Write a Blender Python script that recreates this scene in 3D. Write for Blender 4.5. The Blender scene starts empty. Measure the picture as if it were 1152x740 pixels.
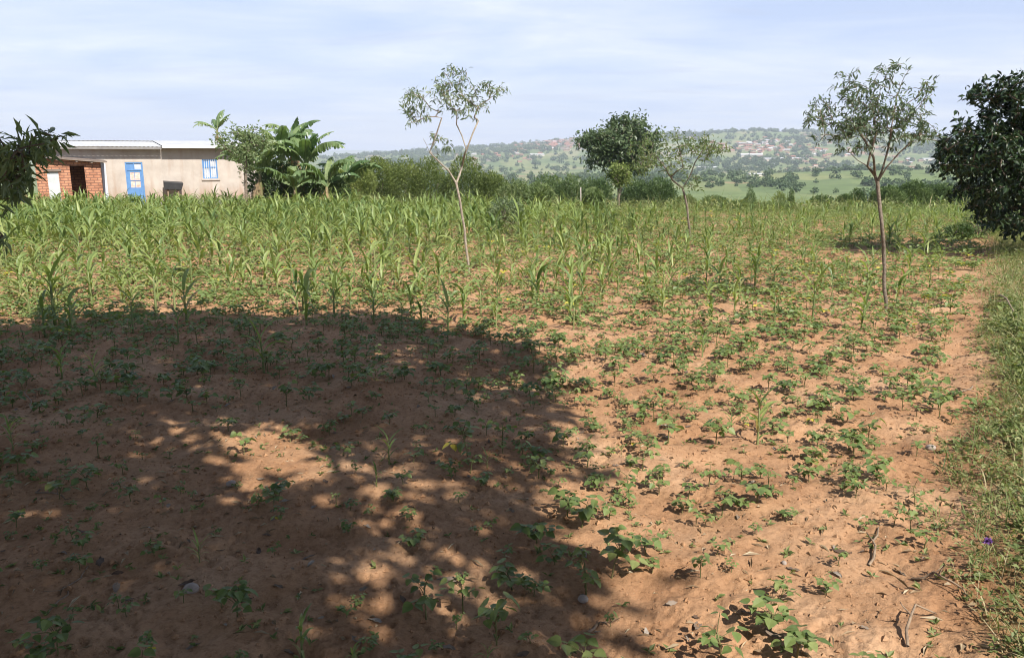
import bpy, bmesh, math, random
import numpy as np

PI = math.pi
rng = np.random.default_rng(7)
random.seed(7)
scene = bpy.context.scene
COL = scene.collection

# ------------------------------------------------------------------ sun / view constants
SUN_AZ = math.radians(33)      # sun stands behind the camera, to its right
SUN_EL = math.radians(47)
SUN = np.array([math.sin(SUN_AZ) * math.cos(SUN_EL), -math.cos(SUN_AZ) * math.cos(SUN_EL), math.sin(SUN_EL)])
EYE = np.array([0.0, 0.0, 1.6])
FPX, CX, CY = 887.0, 576.0, 370.0
PITCH = math.radians(12.2)
CF = np.array([0, math.cos(PITCH), -math.sin(PITCH)])
CU = np.array([0, math.sin(PITCH), math.cos(PITCH)])
CR = np.array([1.0, 0, 0])


def ray(px, py):
    return CF + CR * ((px - CX) / FPX) + CU * ((CY - py) / FPX)


def project(P):
    P = np.atleast_2d(P) - EYE
    d = P @ CF
    d = np.where(d > 1e-3, d, 1e-3)
    return CX + FPX * (P @ CR) / d, CY - FPX * (P @ CU) / d, P @ CF


def at_y(px, py, y):
    """world point seen at a pixel, y metres ahead"""
    r = ray(px, py)
    return EYE + r * (y / r[1])


# ------------------------------------------------------------------ noise
def _hash(ix, iy, seed):
    h = (ix.astype(np.int64) * 374761393 + iy.astype(np.int64) * 668265263 + seed * 974634777) & 0x7FFFFFFF
    h = ((h ^ (h >> 13)) * 1274126177) & 0x7FFFFFFF
    return ((h ^ (h >> 16)) & 0xFFFF) / 65535.0


def vnoise(x, y, seed=0):
    x = np.asarray(x, float); y = np.asarray(y, float)
    ix = np.floor(x); iy = np.floor(y)
    fx = x - ix; fy = y - iy
    fx = fx * fx * (3 - 2 * fx); fy = fy * fy * (3 - 2 * fy)
    a = _hash(ix, iy, seed); b = _hash(ix + 1, iy, seed)
    c = _hash(ix, iy + 1, seed); d = _hash(ix + 1, iy + 1, seed)
    return (a * (1 - fx) + b * fx) * (1 - fy) + (c * (1 - fx) + d * fx) * fy


def fbm(x, y, octv=4, seed=0, gain=0.5):
    s = 0; a = 1; t = 0
    for o in range(octv):
        s = s + a * vnoise(x * 2 ** o + 17.3 * o, y * 2 ** o - 9.1 * o, seed + o)
        t += a; a *= gain
    return s / t


def sstep(a, b, x):
    t = np.clip((x - a) / (b - a), 0, 1)
    return t * t * (3 - 2 * t)


# ------------------------------------------------------------------ terrain
R_PTS = [300, 380, 470, 560, 640, 760, 850, 900, 1000, 1060, 1300]
R_Y = [179, 177.5, 171.5, 166, 159, 153, 149.5, 151.5, 155, 158, 166]


def base_z(x, y):
    x = np.asarray(x, float); y = np.asarray(y, float)
    r = np.hypot(x, y)
    crest = 34 + 26 * sstep(-5, -11, x) + 1.2 * (fbm(x * 0.15, y * 0.02, 2, 3) - 0.5)
    z = -0.018 * np.clip(y, -40, 60)
    d = np.where(y > 0, y, 0)
    t = np.clip(d - crest, 0, None)
    prof_d = [0, 6, 26, 86, 266, 666, 1166]
    prof_z = [0, -0.5, -3.0, -8.6, -13.6, -17.6, -20.5]
    z = np.where(d > 60, -0.018 * 60, z) + np.interp(t, prof_d, prof_z)
    # distant hill, as high as its skyline at each bearing
    px = CX + FPX * np.where(y > 1, x, 0) / np.where(y > 1, y, 1) / math.cos(PITCH)
    ridge = 1.6 + (178 - np.interp(px, R_PTS, R_Y)) / FPX * 2600 * 1.02
    f = np.interp(r, [1200, 1600, 2000, 2600, 3200, 4500, 6000], [0, .16, .5, 1, .8, .3, 0.2])
    z = z + np.where((r > 1200) & (y > 0), f * (ridge + 22), 0)
    z = z + np.where((r > 1300) & (y > 0), (fbm(x / 210, y / 210, 3, 11) - .5) * 13 * sstep(1300, 1900, r) * sstep(6000, 3000, r), 0)
    # shoulder rising on the right of the valley
    z = z + np.where(y > 60, 11 * np.exp(-(((x - 330) / 210) ** 2 + ((y - 620) / 240) ** 2)), 0)
    # far mountains
    m = sstep(7000, 9000, r) * sstep(12500, 9500, r)
    z = z + np.where(y > 0, m * (58 + 150 * (fbm(x / 1500, y / 9000, 3, 21) - 0.42) * sstep(720, 330, px)), 0)
    return z


def verge_x(y):
    return np.interp(y, [0, 2.3, 3.1, 5.2, 8.5, 11.8, 20, 34], [0.95, 1.46, 1.95, 3.2, 5.2, 7.2, 12.1, 20.5]) + 0.16 * (fbm(y * 1.7, y * 0 + 3.3, 3, 5) - .5) * np.clip(y, 1, 8) * .5


def detail_z(x, y):
    r = np.hypot(x, y)
    w = sstep(45, 25, r)
    on_verge = sstep(-.15, .25, x - verge_x(y))
    lumps = (fbm(x * 1.1, y * 1.1, 3, 31) - .5) * 0.13 + (fbm(x * 4.5, y * 4.5, 3, 37) - .5) * 0.07
    clod = (1 - np.abs(2 * fbm(x * 12, y * 12, 4, 41, .62) - 1) * 2.2) * .55 + .5 * fbm(x * 31, y * 31, 3, 47)
    near = sstep(14, 6, r)
    return w * (lumps * (1 - .5 * on_verge) + near * (clod - .5) * (0.009 + .020 * sstep(.35, .7, fbm(x * 2.1, y * 2.1, 3, 53))) + on_verge * 0.05)


def ground_z(x, y):
    return base_z(x, y) + detail_z(x, y)


def on_ground(px, py, use_detail=True):
    r = ray(px, py)
    fn = ground_z if use_detail else base_z
    t = 0.5 * 1.004 ** np.arange(2200)
    P = EYE + r * t[:, None]
    hit = np.where(P[:, 2] < fn(P[:, 0], P[:, 1]))[0]
    return P[hit[0]] if len(hit) else P[-1]


# ------------------------------------------------------------------ mesh builder (triangles)
class MB:
    def __init__(self):
        self.V = []; self.F = []; self.M = []; self.A = []; self.n = 0

    def add(self, V, F, m=0, var=0.5):
        V = np.asarray(V, float).reshape(-1, 3); F = np.asarray(F, np.int64).reshape(-1, 3)
        self.V.append(V); self.F.append(F + self.n)
        self.M.append(np.full(len(F), m, np.int32) if np.isscalar(m) else np.asarray(m, np.int32))
        self.A.append(np.full(len(F), var, np.float32) if np.isscalar(var) else np.asarray(var, np.float32))
        self.n += len(V)

    def arrays(self):
        if not self.V:
            return np.zeros((0, 3)), np.zeros((0, 3), int), np.zeros(0, int), np.zeros(0)
        return np.concatenate(self.V), np.concatenate(self.F), np.concatenate(self.M), np.concatenate(self.A)

    def scatter(self, proto, R, T, S=None, var=None, m=None):
        """copies of a proto (V,F,M,A): rotations R (n,3,3), places T (n,3), sizes S"""
        V, F, M, A = proto
        n = len(T)
        if n == 0:
            return
        R = np.asarray(R, float)
        if S is not None:
            R = R * np.asarray(S, float).reshape(-1, 1, 1)
        W = np.einsum('nij,vj->nvi', R, V) + np.asarray(T)[:, None, :]
        FF = F[None] + (np.arange(n) * len(V))[:, None, None]
        AA = np.tile(A, (n, 1))
        if var is not None:
            AA = np.clip(AA + (np.asarray(var).reshape(-1, 1) - .5), 0, 1)
        MM = np.tile(M, n) if m is None else np.full(n * len(F), m, np.int32)
        self.add(W.reshape(-1, 3), FF.reshape(-1, 3), MM, AA.reshape(-1))

    def mesh(self, name, mats, smooth=False, origin=None):
        V, F, M, A = self.arrays()
        if origin is not None:
            V = V - np.asarray(origin)
        me = bpy.data.meshes.new(name)
        me.vertices.add(len(V)); me.vertices.foreach_set('co', V.astype(np.float32).ravel())
        me.loops.add(len(F) * 3); me.loops.foreach_set('vertex_index', F.astype(np.int32).ravel())
        me.polygons.add(len(F))
        me.polygons.foreach_set('loop_start', (np.arange(len(F)) * 3).astype(np.int32))
        for m in mats:
            me.materials.append(m)
        me.polygons.foreach_set('material_index', M.astype(np.int32))
        me.polygons.foreach_set('use_smooth', np.full(len(F), smooth))
        a = me.attributes.new('var', 'FLOAT', 'FACE')
        a.data.foreach_set('value', A.astype(np.float32))
        me.update(calc_edges=True)
        return me


def link(name, me, parent=None, loc=None, rotz=0.0):
    o = bpy.data.objects.new(name, me)
    COL.objects.link(o)
    if parent is not None:
        o.parent = parent
    if loc is not None:
        o.location = loc
    o.rotation_euler = (0, 0, rotz)
    return o


def tag(o, label, cat, group=None):
    o['label'] = label; o['category'] = cat
    if group:
        o['group'] = group
    return o


def empty(name, loc, rotz=0.0):
    o = bpy.data.objects.new(name, None)
    COL.objects.link(o)
    o.location = loc; o.rotation_euler = (0, 0, rotz)
    o.empty_display_size = 0.2
    return o


def rotz_m(a):
    a = np.atleast_1d(a); c, s = np.cos(a), np.sin(a)
    R = np.zeros((len(a), 3, 3)); R[:, 0, 0] = c; R[:, 0, 1] = -s; R[:, 1, 0] = s; R[:, 1, 1] = c; R[:, 2, 2] = 1
    return R


def unit(v):
    v = np.asarray(v, float)
    return v / np.maximum(np.linalg.norm(v, axis=-1, keepdims=True), 1e-9)


def frames(D, N):
    """leaf frames: local Y along D, local Z near N"""
    D = unit(D)
    X = unit(np.cross(D, N))
    Z = np.cross(X, D)
    return np.stack([X, D, Z], axis=-1)


def tube(P, rad, sides=6):
    P = np.asarray(P, float); n = len(P); rad = np.asarray(rad, float)
    T = unit(np.gradient(P, axis=0))
    ref = np.array([0.3, 0.2, 1.0]) if abs(T[0][2]) < .9 else np.array([1.0, .1, 0])
    A = unit(np.cross(T, ref)); B = np.cross(T, A)
    ang = np.arange(sides) * 2 * PI / sides
    V = P[:, None] + rad[:, None, None] * (A[:, None] * np.cos(ang)[None, :, None] + B[:, None] * np.sin(ang)[None, :, None])
    F = []
    for i in range(n - 1):
        for j in range(sides):
            a = i * sides + j; b = i * sides + (j + 1) % sides
            F += [(a, b, b + sides), (a, b + sides, a + sides)]
    V = np.concatenate([V.reshape(-1, 3), P[-1:]]); k = len(V) - 1
    for j in range(sides):
        F.append(((n - 1) * sides + j, (n - 1) * sides + (j + 1) % sides, k))
    return V, np.array(F)


# ------------------------------------------------------------------ materials
def new_mat(name):
    m = bpy.data.materials.new(name); m.use_nodes = True
    nt = m.node_tree
    for n in list(nt.nodes):
        nt.nodes.remove(n)
    out = nt.nodes.new('ShaderNodeOutputMaterial')
    return m, nt, out


def N(nt, t, **kw):
    n = nt.nodes.new(t)
    for k, v in kw.items():
        setattr(n, k, v)
    return n


def ramp(nt, stops, interp='LINEAR'):
    r = nt.nodes.new('ShaderNodeValToRGB'); r.color_ramp.interpolation = interp
    e = r.color_ramp.elements
    while len(e) < len(stops):
        e.new(0.5)
    for i, (p, c) in enumerate(stops):
        e[i].position = p; e[i].color = (*c, 1)
    return r


def leaf_mat(name, stops, trans=0.3, rough=0.45, spec=0.35, obj_rand=0.4, bump=0.0):
    m, nt, out = new_mat(name)
    at = N(nt, 'ShaderNodeAttribute', attribute_name='var')
    oi = N(nt, 'ShaderNodeObjectInfo')
    ma = N(nt, 'ShaderNodeMath', operation='MULTIPLY_ADD')
    nt.links.new(oi.outputs['Random'], ma.inputs[0]); ma.inputs[1].default_value = obj_rand; ma.inputs[2].default_value = -obj_rand / 2
    ad = N(nt, 'ShaderNodeMath', operation='ADD', use_clamp=True)
    nt.links.new(at.outputs['Fac'], ad.inputs[0]); nt.links.new(ma.outputs[0], ad.inputs[1])
    r = ramp(nt, stops); nt.links.new(ad.outputs[0], r.inputs['Fac'])
    # blotches over each leaf
    geo = N(nt, 'ShaderNodeNewGeometry')
    nz = N(nt, 'ShaderNodeTexNoise'); nz.inputs['Scale'].default_value = 45; nz.inputs['Detail'].default_value = 2
    nt.links.new(geo.outputs['Position'], nz.inputs['Vector'])
    hs = N(nt, 'ShaderNodeHueSaturation')
    mr = N(nt, 'ShaderNodeMapRange'); mr.inputs['To Min'].default_value = 0.72; mr.inputs['To Max'].default_value = 1.25
    nt.links.new(nz.outputs['Fac'], mr.inputs['Value']); nt.links.new(mr.outputs[0], hs.inputs['Value'])
    nt.links.new(r.outputs['Color'], hs.inputs['Color'])
    b = N(nt, 'ShaderNodeBsdfPrincipled')
    b.inputs['Roughness'].default_value = rough; b.inputs['Specular IOR Level'].default_value = spec
    nt.links.new(hs.outputs['Color'], b.inputs['Base Color'])
    tr = N(nt, 'ShaderNodeBsdfTranslucent')
    tint = N(nt, 'ShaderNodeMix', data_type='RGBA', blend_type='MULTIPLY'); tint.inputs['Factor'].default_value = 1
    nt.links.new(hs.outputs['Color'], tint.inputs['A']); tint.inputs['B'].default_value = (1.5, 1.6, 0.7, 1)
    nt.links.new(tint.outputs['Result'], tr.inputs['Color'])
    mx = N(nt, 'ShaderNodeMixShader'); mx.inputs['Fac'].default_value = trans
    nt.links.new(b.outputs[0], mx.inputs[1]); nt.links.new(tr.outputs[0], mx.inputs[2])
    nt.links.new(mx.outputs[0], out.inputs['Surface'])
    return m


def plain_mat(name, c1, c2=None, scale=8.0, rough=0.8, spec=0.3, bump=0.0, bscale=None, stretch=(1, 1, 1), metal=0.0, coord='Object'):
    m, nt, out = new_mat(name)
    c2 = c2 or tuple(v * .7 for v in c1)
    tc = N(nt, 'ShaderNodeTexCoord'); mp = N(nt, 'ShaderNodeMapping'); mp.inputs['Scale'].default_value = stretch
    nt.links.new(tc.outputs[coord], mp.inputs['Vector'])
    nz = N(nt, 'ShaderNodeTexNoise'); nz.inputs['Scale'].default_value = scale; nz.inputs['Detail'].default_value = 6; nz.inputs['Roughness'].default_value = .62
    nt.links.new(mp.outputs[0], nz.inputs['Vector'])
    r = ramp(nt, [(.33, c1), (.68, c2)]); nt.links.new(nz.outputs['Fac'], r.inputs['Fac'])
    b = N(nt, 'ShaderNodeBsdfPrincipled')
    b.inputs['Roughness'].default_value = rough; b.inputs['Specular IOR Level'].default_value = spec; b.inputs['Metallic'].default_value = metal
    nt.links.new(r.outputs['Color'], b.inputs['Base Color'])
    if bump:
        n2 = N(nt, 'ShaderNodeTexNoise'); n2.inputs['Scale'].default_value = bscale or scale * 3; n2.inputs['Detail'].default_value = 5
        nt.links.new(mp.outputs[0], n2.inputs['Vector'])
        bp = N(nt, 'ShaderNodeBump'); bp.inputs['Strength'].default_value = bump; bp.inputs['Distance'].default_value = 0.02
        nt.links.new(n2.outputs['Fac'], bp.inputs['Height']); nt.links.new(bp.outputs[0], b.inputs['Normal'])
    nt.links.new(b.outputs[0], out.inputs['Surface'])
    return m


def ground_mat():
    m, nt, out = new_mat('soil_and_grassland')
    L = nt.links.new
    geo = N(nt, 'ShaderNodeNewGeometry')
    cov = N(nt, 'ShaderNodeAttribute', attribute_name='cover')
    far = N(nt, 'ShaderNodeAttribute', attribute_name='distant')

    def noise(scale, det=5, rough=.6, vec=None):
        n = N(nt, 'ShaderNodeTexNoise'); n.inputs['Scale'].default_value = scale; n.inputs['Detail'].default_value = det; n.inputs['Roughness'].default_value = rough
        L(vec or geo.outputs['Position'], n.inputs['Vector']); return n

    def mix(f, a, b, mode='MIX'):
        x = N(nt, 'ShaderNodeMix', data_type='RGBA', blend_type=mode)
        for s, v in (('Factor', f), ('A', a), ('B', b)):
            if hasattr(v, 'default_value'):
                L(v, x.inputs[s])
            else:
                x.inputs[s].default_value = v if s == 'Factor' else (*v, 1)
        return x.outputs['Result']
    n1 = noise(1.3, 6); r1 = ramp(nt, [(.3, (.265, .138, .070)), (.52, (.36, .208, .114)), (.75, (.44, .285, .175))]); L(n1.outputs['Fac'], r1.inputs['Fac'])
    n2 = noise(38, 6, .7); r2 = ramp(nt, [(.28, (.55, .5, .45)), (.5, (1, 1, 1)), (.78, (1.22, 1.2, 1.18))]); L(n2.outputs['Fac'], r2.inputs['Fac'])
    soil = mix(.85, r1.outputs['Color'], r2.outputs['Color'], 'MULTIPLY')
    # dry crumbs and grit
    v = N(nt, 'ShaderNodeTexVoronoi'); v.inputs['Scale'].default_value = 75; L(geo.outputs['Position'], v.inputs['Vector'])
    lt = N(nt, 'ShaderNodeMath', operation='LESS_THAN'); L(v.outputs['Distance'], lt.inputs[0]); lt.inputs[1].default_value = .17
    sep = N(nt, 'ShaderNodeSeparateColor'); L(v.outputs['Color'], sep.inputs[0])
    g2 = N(nt, 'ShaderNodeMath', operation='GREATER_THAN'); L(sep.outputs[0], g2.inputs[0]); g2.inputs[1].default_value = .72
    mu = N(nt, 'ShaderNodeMath', operation='MULTIPLY'); L(lt.outputs[0], mu.inputs[0]); L(g2.outputs[0], mu.inputs[1])
    mu2 = N(nt, 'ShaderNodeMath', operation='MULTIPLY'); L(mu.outputs[0], mu2.inputs[0]); mu2.inputs[1].default_value = .55
    soil = mix(mu2.outputs[0], soil, (.40, .29, .20))
    # short weeds on soil
    n3 = noise(9, 6, .7); r3 = ramp(nt, [(.3, (.035, .052, .014)), (.55, (.075, .105, .03)), (.8, (.15, .155, .065))]); L(n3.outputs['Fac'], r3.inputs['Fac'])
    near = mix(cov.outputs['Fac'], soil, r3.outputs['Color'])
    # distant fields: plots seen across the valley
    mp = N(nt, 'ShaderNodeMapping'); mp.inputs['Scale'].default_value = (1 / 55, 1 / 120, 0); mp.inputs['Rotation'].default_value = (0, 0, .35)
    L(geo.outputs['Position'], mp.inputs['Vector'])
    vo = N(nt, 'ShaderNodeTexVoronoi'); vo.inputs['Scale'].default_value = 1; L(mp.outputs[0], vo.inputs['Vector'])
    s2 = N(nt, 'ShaderNodeSeparateColor'); L(vo.outputs['Color'], s2.inputs[0])
    rf = ramp(nt, [(0, (.10, .145, .055)), (.22, (.160, .19, .075)), (.45, (.195, .21, .09)), (.62, (.12, .165, .06)), (.8, (.24, .225, .12)), (.93, (.28, .20, .125))], 'CONSTANT')
    L(s2.outputs[0], rf.inputs['Fac'])
    n4 = noise(.012, 8, .65); r4 = ramp(nt, [(.35, (.125, .162, .072)), (.6, (.185, .21, .108))]); L(n4.outputs['Fac'], r4.inputs['Fac'])
    plots = mix(.72, r4.outputs['Color'], rf.outputs['Color'])
    n5 = noise(.07, 6, .7); r5 = ramp(nt, [(.3, (.6, .66, .6)), (.6, (1.08, 1.05, 1.0))]); L(n5.outputs['Fac'], r5.inputs['Fac'])
    plots = mix(.9, plots, r5.outputs['Color'], 'MULTIPLY')
    col = mix(far.outputs['Fac'], near, plots)
    b = N(nt, 'ShaderNodeBsdfPrincipled'); b.inputs['Roughness'].default_value = .93; b.inputs['Specular IOR Level'].default_value = .12
    L(col, b.inputs['Base Color'])
    n6 = noise(55, 7, .7); n7 = noise(160, 4, .6)
    ad = N(nt, 'ShaderNodeMath', operation='MULTIPLY_ADD'); L(n7.outputs['Fac'], ad.inputs[0]); ad.inputs[1].default_value = .4; L(n6.outputs['Fac'], ad.inputs[2])
    bp = N(nt, 'ShaderNodeBump'); bp.inputs['Strength'].default_value = .75; bp.inputs['Distance'].default_value = .014
    L(ad.outputs[0], bp.inputs['Height']); L(bp.outputs[0], b.inputs['Normal'])
    L(b.outputs[0], out.inputs['Surface'])
    return m


M = {}
M['ground'] = ground_mat()
M['maize'] = leaf_mat('maize_leaf', [(0, (.095, .150, .048)), (.5, (.195, .252, .078)), (.85, (.28, .32, .115)), (1, (.36, .30, .16))], .34, .42, .4, .35)
M['maize_stalk'] = leaf_mat('maize_stalk', [(0, (.13, .17, .06)), (1, (.24, .25, .11))], .05, .5, .3)
M['bean'] = leaf_mat('bean_leaf', [(0, (.07, .112, .034)), (.45, (.135, .188, .057)), (.9, (.225, .26, .095)), (.955, (.42, .36, .05)), (1, (.45, .38, .06))], .3, .5, .35, .10)
M['bean_stem'] = leaf_mat('bean_stem', [(0, (.10, .11, .04)), (1, (.18, .16, .07))], .05, .6, .2)
M['grass'] = leaf_mat('verge_grass', [(0, (.075, .105, .03)), (.45, (.165, .20, .07)), (.75, (.25, .235, .11)), (1, (.42, .36, .22))], .3, .5, .25)
M['weed'] = leaf_mat('weed_leaf', [(0, (.075, .11, .035)), (.6, (.16, .195, .07)), (1, (.26, .27, .12))], .3, .5, .25)
M['slender'] = leaf_mat('slender_tree_leaf', [(0, (.06, .09, .05)), (.6, (.13, .175, .10)), (1, (.25, .29, .19))], .3, .4, .45)
M['dense'] = leaf_mat('dense_tree_leaf', [(0, (.05, .08, .036)), (.6, (.095, .135, .06)), (1, (.155, .19, .09))], .2, .4, .4)
M['leafy'] = leaf_mat('leafy_tree_leaf', [(0, (.08, .125, .06)), (.6, (.145, .195, .095)), (1, (.22, .265, .14))], .3, .4, .4)
M['mango'] = leaf_mat('dark_tree_leaf', [(0, (.014, .030, .010)), (.7, (.028, .050, .016)), (1, (.055, .078, .028))], .1, .35, .35)
M['hedge'] = leaf_mat('hedge_leaf', [(0, (.07, .10, .03)), (.6, (.16, .20, .06)), (1, (.26, .29, .10))], .3, .5, .2)
M['hedge_dark'] = leaf_mat('dark_hedge_leaf', [(0, (.04, .072, .026)), (.6, (.085, .13, .045)), (1, (.14, .185, .07))], .2, .5, .2)
M['pale_shrub'] = leaf_mat('pale_shrub_leaf', [(0, (.075, .115, .045)), (.6, (.15, .195, .08)), (1, (.23, .26, .125))], .3, .5, .2)
M['pale_tree'] = leaf_mat('pale_tree_leaf', [(0, (.10, .145, .065)), (.6, (.20, .255, .125)), (1, (.31, .34, .20))], .35, .5, .25)
M['banana'] = leaf_mat('banana_frond', [(0, (.08, .14, .055)), (.6, (.155, .22, .09)), (1, (.27, .32, .16))], .32, .38, .4)
M['banana_dead'] = leaf_mat('dry_banana_frond', [(0, (.16, .11, .06)), (1, (.3, .22, .13))], .15, .7, .1)
M['banana_stem'] = plain_mat('banana_pseudostem', (.12, .13, .05), (.20, .15, .08), 6, .7)
M['far_wood'] = leaf_mat('distant_tree_leaf', [(0, (.055, .092, .042)), (.6, (.095, .138, .06)), (1, (.145, .185, .085))], .1, .7, .1)
M['bark_pale'] = plain_mat('pale_bark', (.36, .31, .24), (.20, .16, .12), 30, .85, .2, .5)
M['bark'] = plain_mat('brown_bark', (.24, .195, .15), (.11, .085, .065), 25, .9, .15, .7)
M['dead_leaf'] = leaf_mat('dead_leaf', [(0, (.10, .065, .045)), (.5, (.19, .145, .11)), (1, (.34, .30, .26))], .08, .7, .15, .6)
M['straw'] = leaf_mat('straw', [(0, (.13, .085, .05)), (.6, (.30, .22, .14)), (1, (.45, .38, .27))], .05, .7, .15)
M['twig'] = plain_mat('dry_twig', (.30, .22, .15), (.14, .10, .07), 30, .85)
M['stone'] = plain_mat('stone', (.42, .36, .31), (.25, .20, .17), 14, .85, .2, .4)
M['purple'] = leaf_mat('purple_petal', [(0, (.14, .06, .28)), (1, (.25, .12, .42))], .3, .5, .2)
M['plaster'] = plain_mat('house_plaster', (.47, .42, .372), (.37, .325, .285), 1.4, .9, .15, .25, 14)
def stain_plaster():
    nt = M['plaster'].node_tree
    b = next(n for n in nt.nodes if n.type == 'BSDF_PRINCIPLED'); src = b.inputs['Base Color'].links[0].from_socket
    tc = N(nt, 'ShaderNodeTexCoord'); sx = N(nt, 'ShaderNodeSeparateXYZ'); nt.links.new(tc.outputs['Object'], sx.inputs[0])
    mp = N(nt, 'ShaderNodeMapping'); mp.inputs['Scale'].default_value = (1.6, 1.6, .25); nt.links.new(tc.outputs['Object'], mp.inputs['Vector'])
    nz = N(nt, 'ShaderNodeTexNoise'); nz.inputs['Scale'].default_value = 2.2; nz.inputs['Detail'].default_value = 6; nt.links.new(mp.outputs[0], nz.inputs['Vector'])
    mr = N(nt, 'ShaderNodeMapRange'); mr.inputs['From Min'].default_value = 1.0; mr.inputs['From Max'].default_value = 0.1; nt.links.new(sx.outputs[2], mr.inputs['Value'])
    ad = N(nt, 'ShaderNodeMath', operation='MULTIPLY_ADD'); nt.links.new(mr.outputs[0], ad.inputs[0]); ad.inputs[1].default_value = .55; nt.links.new(nz.outputs['Fac'], ad.inputs[2])
    r = ramp(nt, [(.52, (0, 0, 0)), (.95, (.75, .75, .75))]); nt.links.new(ad.outputs[0], r.inputs['Fac'])
    mx = N(nt, 'ShaderNodeMix', data_type='RGBA'); nt.links.new(r.outputs['Color'], mx.inputs['Factor']); nt.links.new(src, mx.inputs['A']); mx.inputs['B'].default_value = (.30, .20, .14, 1)
    nt.links.new(mx.outputs['Result'], b.inputs['Base Color'])


stain_plaster()
M['iron'] = plain_mat('iron_roof', (.46, .465, .47), (.38, .38, .385), 1.2, .5, .4, 0, None, (1, .3, 1))
M['fascia_grey'] = plain_mat('grey_board', (.24, .23, .22), (.16, .15, .145), 3, .8)
M['fascia_white'] = plain_mat('white_board', (.78, .78, .78), (.66, .67, .68), 3, .6)
M['blue'] = plain_mat('blue_paint', (.085, .19, .40), (.12, .25, .46), 5, .45, .4)
M['pane'] = plain_mat('pale_pane', (.50, .53, .58), (.34, .38, .44), 7, .15, .5)
M['curtain'] = plain_mat('curtain_cloth', (.62, .56, .50), (.55, .28, .22), 9, .85)
M['white_door'] = plain_mat('whitewashed_board', (.50, .52, .52), (.38, .41, .41), 4, .7)
M['black'] = plain_mat('black_plastic', (.020, .020, .022), (.035, .035, .036), 5, .45, .4)
M['tin_rust'] = plain_mat('rusty_tin', (.20, .16, .13), (.12, .09, .075), 4, .7, .3)
M['paleblue'] = plain_mat('pale_blue_sheet', (.52, .57, .66), (.44, .48, .56), 4, .5)
M['dark_inside'] = plain_mat('earth_floor', (.12, .085, .06), (.09, .06, .045), 4, .9)
M['post'] = plain_mat('grey_post', (.36, .33, .28), (.25, .22, .19), 9, .9)


def brick_mat():
    m, nt, out = new_mat('red_brick')
    tc = N(nt, 'ShaderNodeTexCoord')
    # bricks mapped along the wall (object X + Y) and up
    sx = N(nt, 'ShaderNodeSeparateXYZ'); nt.links.new(tc.outputs['Object'], sx.inputs[0])
    ad = N(nt, 'ShaderNodeMath', operation='ADD'); nt.links.new(sx.outputs[0], ad.inputs[0]); nt.links.new(sx.outputs[1], ad.inputs[1])
    cb = N(nt, 'ShaderNodeCombineXYZ'); nt.links.new(ad.outputs[0], cb.inputs[0]); nt.links.new(sx.outputs[2], cb.inputs[1])
    br = N(nt, 'ShaderNodeTexBrick'); nt.links.new(cb.outputs[0], br.inputs['Vector'])
    br.inputs['Color1'].default_value = (.45, .215, .125, 1); br.inputs['Color2'].default_value = (.36, .16, .09, 1); br.inputs['Mortar'].default_value = (.20, .10, .065, 1)
    br.inputs['Scale'].default_value = 1; br.inputs['Brick Width'].default_value = .30; br.inputs['Row Height'].default_value = .12; br.inputs['Mortar Size'].default_value = .022
    b = N(nt, 'ShaderNodeBsdfPrincipled'); b.inputs['Roughness'].default_value = .9
    nz = N(nt, 'ShaderNodeTexNoise'); nz.inputs['Scale'].default_value = 3; nz.inputs['Detail'].default_value = 6; nt.links.new(tc.outputs['Object'], nz.inputs['Vector'])
    r = ramp(nt, [(.3, (.75, .72, .7)), (.7, (1.25, 1.25, 1.25))]); nt.links.new(nz.outputs['Fac'], r.inputs['Fac'])
    mx = N(nt, 'ShaderNodeMix', data_type='RGBA', blend_type='MULTIPLY'); mx.inputs['Factor'].default_value = 1
    nt.links.new(br.outputs['Color'], mx.inputs['A']); nt.links.new(r.outputs['Color'], mx.inputs['B'])
    nt.links.new(mx.outputs['Result'], b.inputs['Base Color'])
    bp = N(nt, 'ShaderNodeBump'); bp.inputs['Strength'].default_value = .6; bp.inputs['Distance'].default_value = .02; bp.invert = True
    nt.links.new(br.outputs['Fac'], bp.inputs['Height']); nt.links.new(bp.outputs[0], b.inputs['Normal'])
    nt.links.new(b.outputs[0], out.inputs['Surface'])
    return m


M['brick'] = brick_mat()

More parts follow.
